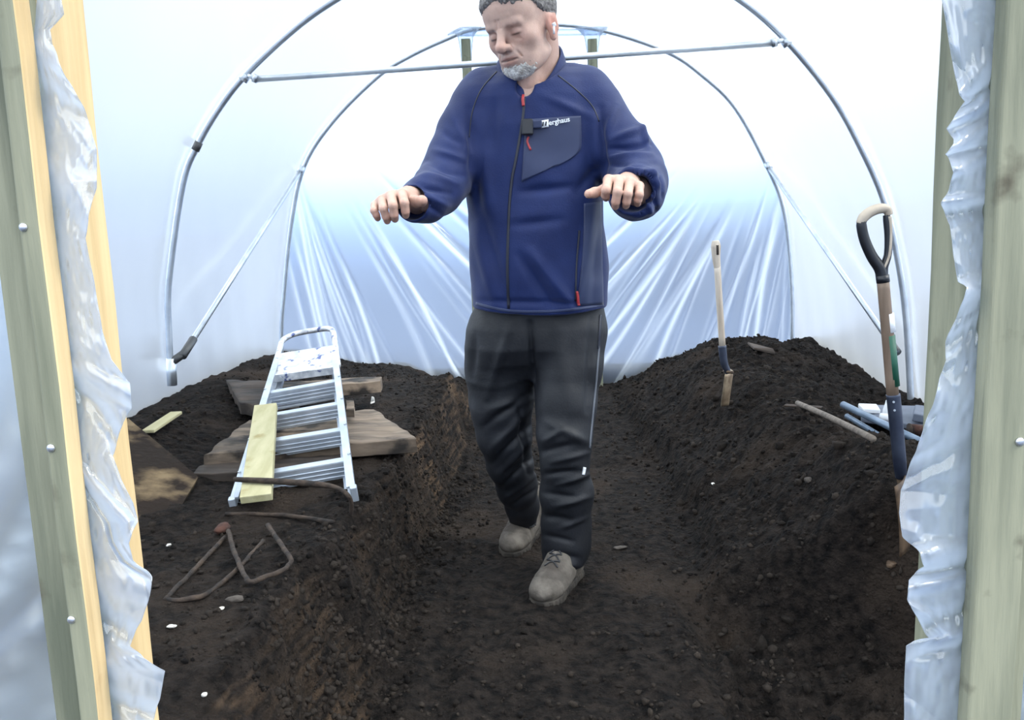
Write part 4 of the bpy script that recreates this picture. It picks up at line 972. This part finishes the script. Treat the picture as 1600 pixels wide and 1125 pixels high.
# --- shoes
def shoe(toe, heel, label=None, lift=0., pitch=0.):
    t3 = np.array([toe[0], toe[1], 0]); h3 = np.array([heel[0], heel[1], 0]); dr = (t3 - h3); dr /= np.linalg.norm(dr)
    S = Field((-.075, -.17, -.01), (.075, .18, .17), .0028)
    S.ell((0, -.095, .045), (.041, .055, .056), .01); S.ell((0, -.02, .050), (.046, .105, .050), .02); S.ell((.002, .075, .034), (.051, .080, .036), .03); S.cone((0, .06, .045), (0, -.02, .075), .030, .036, .03)
    S.cone((0, -.085, .07), (0, -.088, .135), .050, .052, .02); S.cone((0, .0, .085), (0, -.06, .12), .030, .040, .02)
    S.cone((0, -.09, .115), (0, -.092, .20), .032, .034, .003, 's')
    sl_, (x, y, z) = S.blk(S.lo, S.lo + S.n * S.h); S.f = np.maximum(S.f, .012 - z).astype(np.float32)
    v, f = S.mesh(); v = relax(v, f, 1); N = normals(v, f)
    v += N * (n3(v, 40, 3) * .003 - .003 * np.exp(-((v[:, 1] - .055) / .006) ** 2) * (v[:, 2] > .03) - .0022 * np.exp(-((v[:, 1] - .105 + 12 * v[:, 0] ** 2) / .004) ** 2) * (v[:, 2] > .03))[:, None]
    ux = np.cross(dr, [0, 0, 1]); R3 = np.stack([ux, dr, [0, 0, 1]], 1); 
    cp, sn = math.cos(pitch), math.sin(pitch); Rp = np.array([[1, 0, 0], [0, cp, -sn], [0, sn, cp]])
    mid = t3 - dr * .15; mid[2] = float(soil_h(mid[0], mid[1])) * .5 + float(soil_h(toe[0], toe[1])) * .5 + lift
    piv = np.array([0, .10, 0]); X_ = lambda q: ((np.asarray(q) - piv) @ Rp.T + piv) @ R3.T + mid
    up = link('shoe', fastmesh('shoe', X_(v), f), MT['shoe'], MAN)
    if label: up['label'] = label
    Q = Field((-.075, -.17, -.012), (.075, .18, .04), .0028)
    Q.cone((0, -.098, .004), (0, -.02, .004), .041, .039, .01, sc=(1, 1, 1)); Q.cone((0, -.02, .004), (.003, .085, .004), .039, .051, .02); Q.cone((.003, .085, .004), (0, .108, .004), .051, .044, .01)
    sl_, (x, y, z) = Q.blk(Q.lo, Q.lo + Q.n * Q.h); Q.f = np.maximum(Q.f, np.maximum(z - .017, -.004 - z)).astype(np.float32)
    v2, f2 = Q.mesh(); v2 = v2 + 0; v2[:, :2] += normals(v2, f2)[:, :2] * (.0015 * np.sign(np.sin(v2[:, 1] * 400)) * (v2[:, 2] < .012))[:, None]
    link('sole', fastmesh('sole', X_(v2), f2), MT['sole'], up)
    BT = BVHTree.FromPolygons(v.tolist(), f.tolist()); bm = bmesh.new()
    def drop(x, y): 
        hh = BT.ray_cast(Vector((x, y, .2)), Vector((0, 0, -1))); return np.array([x, y, (hh[0].z if hh[0] else .06) + .0025])
    for k in range(5):
        y0 = .055 - k * .019; wd = .021 - k * .001
        for sg in (-1, 1):
            pts = [drop(sg * wd, y0), drop(sg * wd * .4, y0 - .007), drop(-sg * wd * .4, y0 - .014), drop(-sg * wd, y0 - .019)]
            tube(bm, smoothpath(X_(np.array(pts)), 3), .0022, 6)
    frombm('laces', bm, MT['black'], up, True)
p = gz(838, 952, .0)
shoe((p[0] + .008, p[1] + .015), (p[0] + .128, p[1] + .29), lift=-.004)
p = gz(790, 872, .0)
shoe((p[0] + .01, p[1] + .02), (p[0] + .10, p[1] + .29), lift=-.002, pitch=-.05)

# --- head (built in its own frame: face towards -y, eyes at z = 0)
Hd = Field((-.105, -.135, -.145), (.105, .13, .155), .0017)
e, c = Hd.ell, Hd.cone
e((0, .012, .045), (.0765, .096, .090), .01); e((0, -.030, -.015), (.0635, .058, .085), .03); e((0, -.040, -.070), (.052, .046, .036), .03)
e((0, -.070, -.094), (.024, .020, .018), .022); e((0, -.045, .045), (.060, .048, .052), .03)
for s_ in (-1, 1):
    e((s_ * .046, -.058, -.022), (.020, .020, .019), .022); c((s_ * .012, -.0885, .016), (s_ * .042, -.078, .017), .0095, .009, .010)
    c((s_ * .047, -.005, -.068), (s_ * .033, -.055, -.086), .014, .013, .02)
for s_ in (-1, 1): e((s_ * .032, -.098, -.004), (.0165, .017, .0105), .010, 's')
for s_ in (-1, 1): e((s_ * .032, -.0755, -.006), (.0150, .0125, .0115), .004)
c((0, -.088, .013), (0, -.1145, -.028), .0090, .0115, .012); e((0, -.114, -.031), (.0125, .0115, .0105), .008)
for s_ in (-1, 1): e((s_ * .0135, -.100, -.034), (.0085, .011, .0085), .006); e((s_ * .006, -.108, -.0425), (.0035, .005, .003), .002, 's')
e((0, -.082, -.060), (.030, .016, .020), .014)
c((-.021, -.0865, -.0585), (0, -.0985, -.0555), .0045, .0055, .007); c((.021, -.0865, -.0585), (0, -.0985, -.0555), .0045, .0055, .007)
c((-.018, -.0870, -.0680), (0, -.0970, -.0690), .0050, .0065, .007); c((.018, -.0870, -.0680), (0, -.0970, -.0690), .0050, .0065, .007)
c((-.023, -.093, -.0630), (0, -.1045, -.0625), .0018, .0022, .003, 's'); c((.023, -.093, -.0630), (0, -.1045, -.0625), .0018, .0022, .003, 's')
for s_ in (-1, 1):
    c((s_ * .0185, -.099, -.031), (s_ * .0315, -.0842, -.061), .0014, .0011, .006, 's')          # smile folds
    c((s_ * .020, -.0925, -.017), (s_ * .040, -.083, -.022), .0022, .001, .005, 's')          # bags under the eyes
    c((s_ * .006, -.1005, .012), (s_ * .0045, -.0985, .030), .0022, .0016, .004, 's')            # frown
for z_ in (.040, .050, .060): c((-.030, -.087 + (z_ - .04) * .35, z_), (.030, -.087 + (z_ - .04) * .35, z_ + .002), .0020, .0020, .005, 's')
for s_ in (-1, 1):
    e((s_ * .076, .008, -.018), (.010, .019, .031), .008); c((s_ * .080, .022, .004), (s_ * .081, .018, -.028), .005, .0045, .006); e((s_ * .086, .004, -.014), (.006, .010, .018), .004, 's'); e((s_ * .077, .000, -.043), (.007, .008, .009), .006)
v, f = Hd.mesh(); v = relax(v, f, 1, .5)
headv, headf = v, f
Rz = Matrix.Rotation(math.radians(-36), 3, 'Z'); Rx = Matrix.Rotation(math.radians(17), 3, 'X'); Ry = Matrix.Rotation(math.radians(-5), 3, 'Y')
RH = np.array(Ry @ Rz @ Rx) * 1.10; HC = at(817, 40, 2.455)
HT = lambda q: np.asarray(q) @ RH.T + HC
# skin colour variation (redder nose, cheeks, ears; lips; brows; lash lines)
x, y, z = v[:, 0], v[:, 1], v[:, 2]
g3 = lambda cx_, cy_, cz_, rx, ry, rz: np.exp(-(((x - cx_) / rx) ** 2 + ((y - cy_) / ry) ** 2 + ((z - cz_) / rz) ** 2))
tint = np.ones((len(v), 3))
def mixc(w_, col): 
    global tint
    w_ = np.clip(w_, 0, 1)[:, None]; tint = tint * (1 - w_) + np.array(col) * w_
nz = n3(v, 220, 9) + n3(v, 120, 10)
mixc(.6 * g3(0, -.115, -.03, .018, .02, .018), (1.05, .78, .74))
ax_ = np.abs(x)
mixc(.45 * np.exp(-(((ax_ - .045) / .02) ** 2 + ((z + .025) / .02) ** 2)) * (y < -.03), (1.03, .80, .76))
mixc(.75 * np.exp(-(((ax_ - .082) / .012) ** 2 + ((y - .008) / .03) ** 2 + ((z + .018) / .04) ** 2)), (1.05, .62, .55))
mixc(.45 * np.exp(-(((ax_ - .031) / .018) ** 2 + ((z + .006) / .012) ** 2)) * (y < -.06), (.74, .62, .62))
lipz = np.where(z > -.063, (z + .0575) / .0045, (z + .0690) / .0052); mixc(.85 * np.exp(-(lipz ** 2) ** 1.5 - (ax_ / .021) ** 4) * (y < -.08), (.62, .42, .42))
mixc(.95 * np.exp(-((z + .0630) / .0016) ** 2 - (ax_ / .024) ** 4) * (y < -.08), (.14, .08, .075))
lash = np.exp(-((z + .0095 - .06 * (ax_ - .032) ** 2 / .032) / .0024) ** 2 - ((ax_ - .032) / .0130) ** 4) * (y < -.07); mixc(.9 * lash, (.09, .075, .075))
brow = np.exp(-((z - .0105 - .10 * (.03 - np.abs(ax_ - .030)) * .5) / .0045) ** 2 - ((ax_ - .029) / .0165) ** 4) * (y < -.05); mixc(.8 * brow * (.8 + nz), (.34, .32, .34))
stub = sstep(-.030, -.052, z + .25 * np.maximum(y + .02, -.03)) * sstep(.03, -.03, y) * sstep(-.125, -.10, z) * (1 - np.exp(-((z + .058) / .018) ** 2 - (ax_ / .032) ** 2))
mixc(.55 * stub * (.75 + .8 * nz), (.98, 1.0, 1.0))
mixc(.45 * np.exp(-((z + .048) / .007) ** 2 - (ax_ / .028) ** 4) * (y < -.08) * (.8 + nz), (.62, .72, .82))
side = sstep(.0, .03, z) * sstep(-.055, -.03, y) * (ax_ > .05); mixc(.2 * side, (.62, .66, .72))
headt = tint
# --- hands
def hand(fingers, palm, thumb, wrist):
    P_ = [p for fg in fingers for p, _ in fg] + [thumb[-1][0], wrist[0][0], wrist[-1][0]]; P_ = np.array(P_)
    Hn = Field(P_.min(0) - .035, P_.max(0) + .035, .0019)
    for a, b, r1, r2 in palm: Hn.cone(a, b, r1, r2, .014)
    Hn.chain(wrist, .02)
    for fg in fingers: Hn.chain(fg, .0028)
    Hn.chain(thumb, .008)
    return Hn.mesh()
def mk(fing, wr, thumbp, Yk):
    FG, PM = [], []
    W_ = at(*wr[1])
    for (m_, p_, d_, t_), r in fing:
        m3, p3, d3, t3 = at(*m_), at(*p_), at(*d_), at(*t_); FG.append([(m3, r * 1.16), (p3, r * 1.13), (d3, r * 1.04), (t3, r * .94)]); PM.append((W_ * .55 + m3 * .45 + np.array([0, 0, -.004]), m3 + np.array([0, .004, -.002]), r * 1.5, r * 1.12)); PM.append((W_, W_ * .55 + m3 * .45 + np.array([0, 0, -.004]), r * 1.8, r * 1.5))
    for k in range(3): PM.append((FG[k][0][0] + np.array([0, .008, -.003]), FG[k + 1][0][0] + np.array([0, .008, -.003]), .0098, .0098))
    return hand(FG, PM, [(at(*q[0]), q[1]) for q in thumbp], [(at(*wr[0]), .029), (at(*wr[1]), .026)])
hl = mk([(((628, 302, 2.165), (632, 317, 2.128), (633.5, 330, 2.135), (634, 336, 2.150)), .0100),
         (((611, 305, 2.162), (614, 321, 2.122), (616, 335, 2.130), (617, 342, 2.147)), .0102),
         (((597, 312, 2.165), (599, 326, 2.128), (603, 338, 2.136), (605, 345, 2.150)), .0097),
         (((586, 320, 2.175), (584.5, 329, 2.145), (588, 336, 2.148), (590, 341, 2.158)), .0086)],
        ((652, 318, 2.30), (640, 308, 2.235)), [((641, 313, 2.225), .016), ((651, 315, 2.185), .0135), ((659, 314, 2.155), .0125), ((661, 313, 2.135), .0110)], 2.16)
hr = mk([(((951, 280, 2.165), (947, 297, 2.130), (946, 305, 2.145), (947, 309, 2.162)), .0104),
         (((967, 281, 2.160), (965, 300, 2.120), (962, 315, 2.128), (961.5, 322, 2.145)), .0104),
         (((984, 284, 2.160), (981, 303, 2.122), (979, 315, 2.130), (978, 321, 2.147)), .0100),
         (((999, 290, 2.168), (999, 304, 2.135), (997, 312, 2.140), (996, 318, 2.155)), .0092)],
        ((990, 298, 2.30), (982, 286, 2.235)), [((962, 292, 2.215), .016), ((944, 297, 2.185), .0130), ((929, 301, 2.165), .0118), ((920, 303, 2.155), .0112)], 2.16)
# --- body core under the clothes, one mesh with head and hands
Bd = Field((-.44, 2.05, .02), (.46, 3.05, 1.56), .009)
Bd.rings([(z_, cx_, cy_, a * .84, b * .84) for z_, cx_, cy_, a, b in [r for r in [((at(xl, py, Yc)[2] + at(xr_, py, Yc)[2]) / 2, (at(xl, py, Yc)[0] + at(xr_, py, Yc)[0]) / 2, Yc, (at(xr_, py, Yc)[0] - at(xl, py, Yc)[0]) / 2, b_) for py, xl, xr_, Yc, b_ in tr[2:-4]]]], .02)
for L_ in (armL, armR): Bd.chain([(at(x_, y_, Y_), pxr(r_, Y_) * .6) for x_, y_, Y_, r_ in L_[:-1]], .02)
for L_ in (legF, legB): Bd.chain([(at(x_, y_, Y_), pxr(r_, Y_) * .62) for x_, y_, Y_, r_ in L_[:-1]], .02)
bv1, bf1 = Bd.mesh()
Nk = Field((-.10, 2.36, 1.24), (.16, 2.68, 1.60), .004)
Nk.cone(HT((0, .035, -.045)), at(838, 165, 2.55), .064, .070, .02); Nk.cone(HT((0, -.045, -.085)), at(833, 165, 2.50), .026, .045, .03)
bv2, bf2 = Nk.mesh()
VV = [HT(headv), hl[0], hr[0], bv1, bv2]; FF = [headf, hl[1], hr[1], bf1, bf2]; TT = [headt] + [np.ones((len(q), 3)) for q in VV[1:]]
TT[1][:] = (1.06, 1.0, .96); TT[2][:] = (1.06, 1.0, .96)
# finger-end and knuckle redness
for k, fgs in ((1, [(634, 334), (617, 340), (604, 343), (589, 339), (660, 313)]), (2, [(947, 306), (962, 318), (979, 317), (997, 314), (922, 303)])):
    P_ = projv(VV[k])
    for a_, b_ in fgs: w_ = (.5 * np.exp(-(((P_[:, 0] - a_) / 8) ** 2 + ((P_[:, 1] - b_) / 9) ** 2)))[:, None]; TT[k] = TT[k] * (1 - w_) + np.array([1.0, .72, .62]) * w_
TT[4][:] = (1.0, .95, .93)
ofs = 0; fo = []
for q, ff in zip(VV, FF): fo.append(ff + ofs); ofs += len(q)
me = fastmesh('body', np.concatenate(VV), np.concatenate(fo))
at_ = me.color_attributes.new('tint', 'FLOAT_COLOR', 'POINT'); tc4 = np.concatenate([np.concatenate(TT), np.ones((ofs, 1))], 1); at_.data.foreach_set('color', tc4.astype(np.float32).ravel())
body = link('body', me, MT['skin'], MAN)
# --- hair: short, combed forward, as a raised rough shell
def biggest(f_, nv):
    lab = np.arange(nv)
    while True:
        m_ = lab[f_].min(1); new = lab.copy(); np.minimum.at(new, f_.ravel(), np.repeat(m_, 4)); new = new[new]
        if (new == lab).all(): break
        lab = new
    r_ = lab[f_[:, 0]]; k_, c_ = np.unique(r_, return_counts=True); return f_[r_ == k_[c_.argmax()]]
def shell(name, mask, off, m, nf=150, am=.003):
    N = normals(headv, headf); q = headv + N * (np.clip(mask, 0, 1) * off + (n3(headv * np.array([1, .5, 1]), nf, 3) * am + n3(headv, nf * .4, 5) * am * 1.3) * np.clip(mask, 0, 1) - .004 * (1 - np.clip(mask * 3, 0, 1)))[:, None]
    keep = (mask[headf] > .02).all(1); f_ = biggest(headf[keep], len(q)); used = np.unique(f_); mp_ = np.full(len(q), -1); mp_[used] = np.arange(len(used))
    return link(name, fastmesh(name, HT(q[used]), mp_[f_]), m, MAN)
x, y, z = headv.T; ax_ = np.abs(x); nz = n3(headv, 90, 12)
hl_ = .060 + .006 * np.cos(x * 60) - .9 * np.maximum(y + .055, 0) - .12 * np.maximum(ax_ - .035, 0)
hl_ = np.maximum(hl_, .012 - .6 * np.maximum(y + .01, 0)); hl_ = np.maximum(hl_, -.055)
hm = sstep(0, .014, z - hl_ + nz * .008 + n3(headv * np.array([1, .5, .5]), 300, 15) * .010) * (1 - np.exp(-(((ax_ - .080) / .016) ** 4 + ((y - .008) / .026) ** 4 + ((z + .016) / .036) ** 4)))
shell('hair', hm, .0065, MT['hair'], 260, .0012)
jaw = np.exp(-((x / .050) ** 4 + ((z + .099) / .023) ** 4)) * sstep(-.045, -.065, y); jaw = np.maximum(jaw, .7 * np.exp(-(((ax_ - .038) / .018) ** 2 + ((z + .086) / .013) ** 2)) * (y < -.04) * 0)
mo = np.exp(-(ax_ / .026) ** 4 - ((z + .0635) / .0125) ** 4) * (y < -.07); bmk = np.clip(jaw * (1 - mo) * 1.15 + nz * .5 + n3(headv, 330, 14) * .9 - .30, 0, 1)
shell('beard', bmk, .0022, MT['beard'], 320, .0016)
# white earbud and the clipped microphone
eb = empty('earbud', HT((.088, .0, -.016)), 'small white wireless earbud in the visible ear of the man', 'earbud')
ptube('earbud_body', [HT((.089, -.003, -.014)), HT((.089, -.001, -.022))], [.0055, .0050], 'white', eb, sm=2); ptube('stem', [HT((.0895, -.005, -.020)), HT((.0875, -.011, -.038))], .0028, 'white', eb, sm=1)
h = JB.ray_cast(Vector(CAM), ray(826, 200)); p = h[0]; mc = empty('clip_microphone', p, 'small black microphone clipped at the top of the chest pocket', 'microphone')
bm = bmesh.new(); box(bm, p.x - .019, p.x + .012, p.y - .026, p.y - .007, p.z - .020, p.z + .022); bev(frombm('microphone_body', bm, MT['black'], mc), .004, 3)
q = p + Vector((.024, -.008, .008)); bm = bmesh.new(); box(bm, q.x - .016, q.x + .012, q.y - .010, q.y + .002, q.z - .011, q.z + .010); bev(frombm('clip', bm, MT['panel'], mc), .003, 2)

# ------------------------------------------------------------------ groups of look-alikes
GR = {'hoop': 'steel hoops of the tunnel', 'brace': 'diagonal steel braces', 'batten': 'timber battens of the doorway', 'plastic sheet': 'crumpled plastic sheets at the doorway',
      'stone': 'loose stones on the soil', 'tube': 'steel tubes behind the near spade', 'iron bar': 'bent rusty iron bars', 'rod': 'iron rods near the ladder'}
for o in SC.objects:
    if o.parent is None and o.get('category') in GR: o['group'] = GR[o['category']]
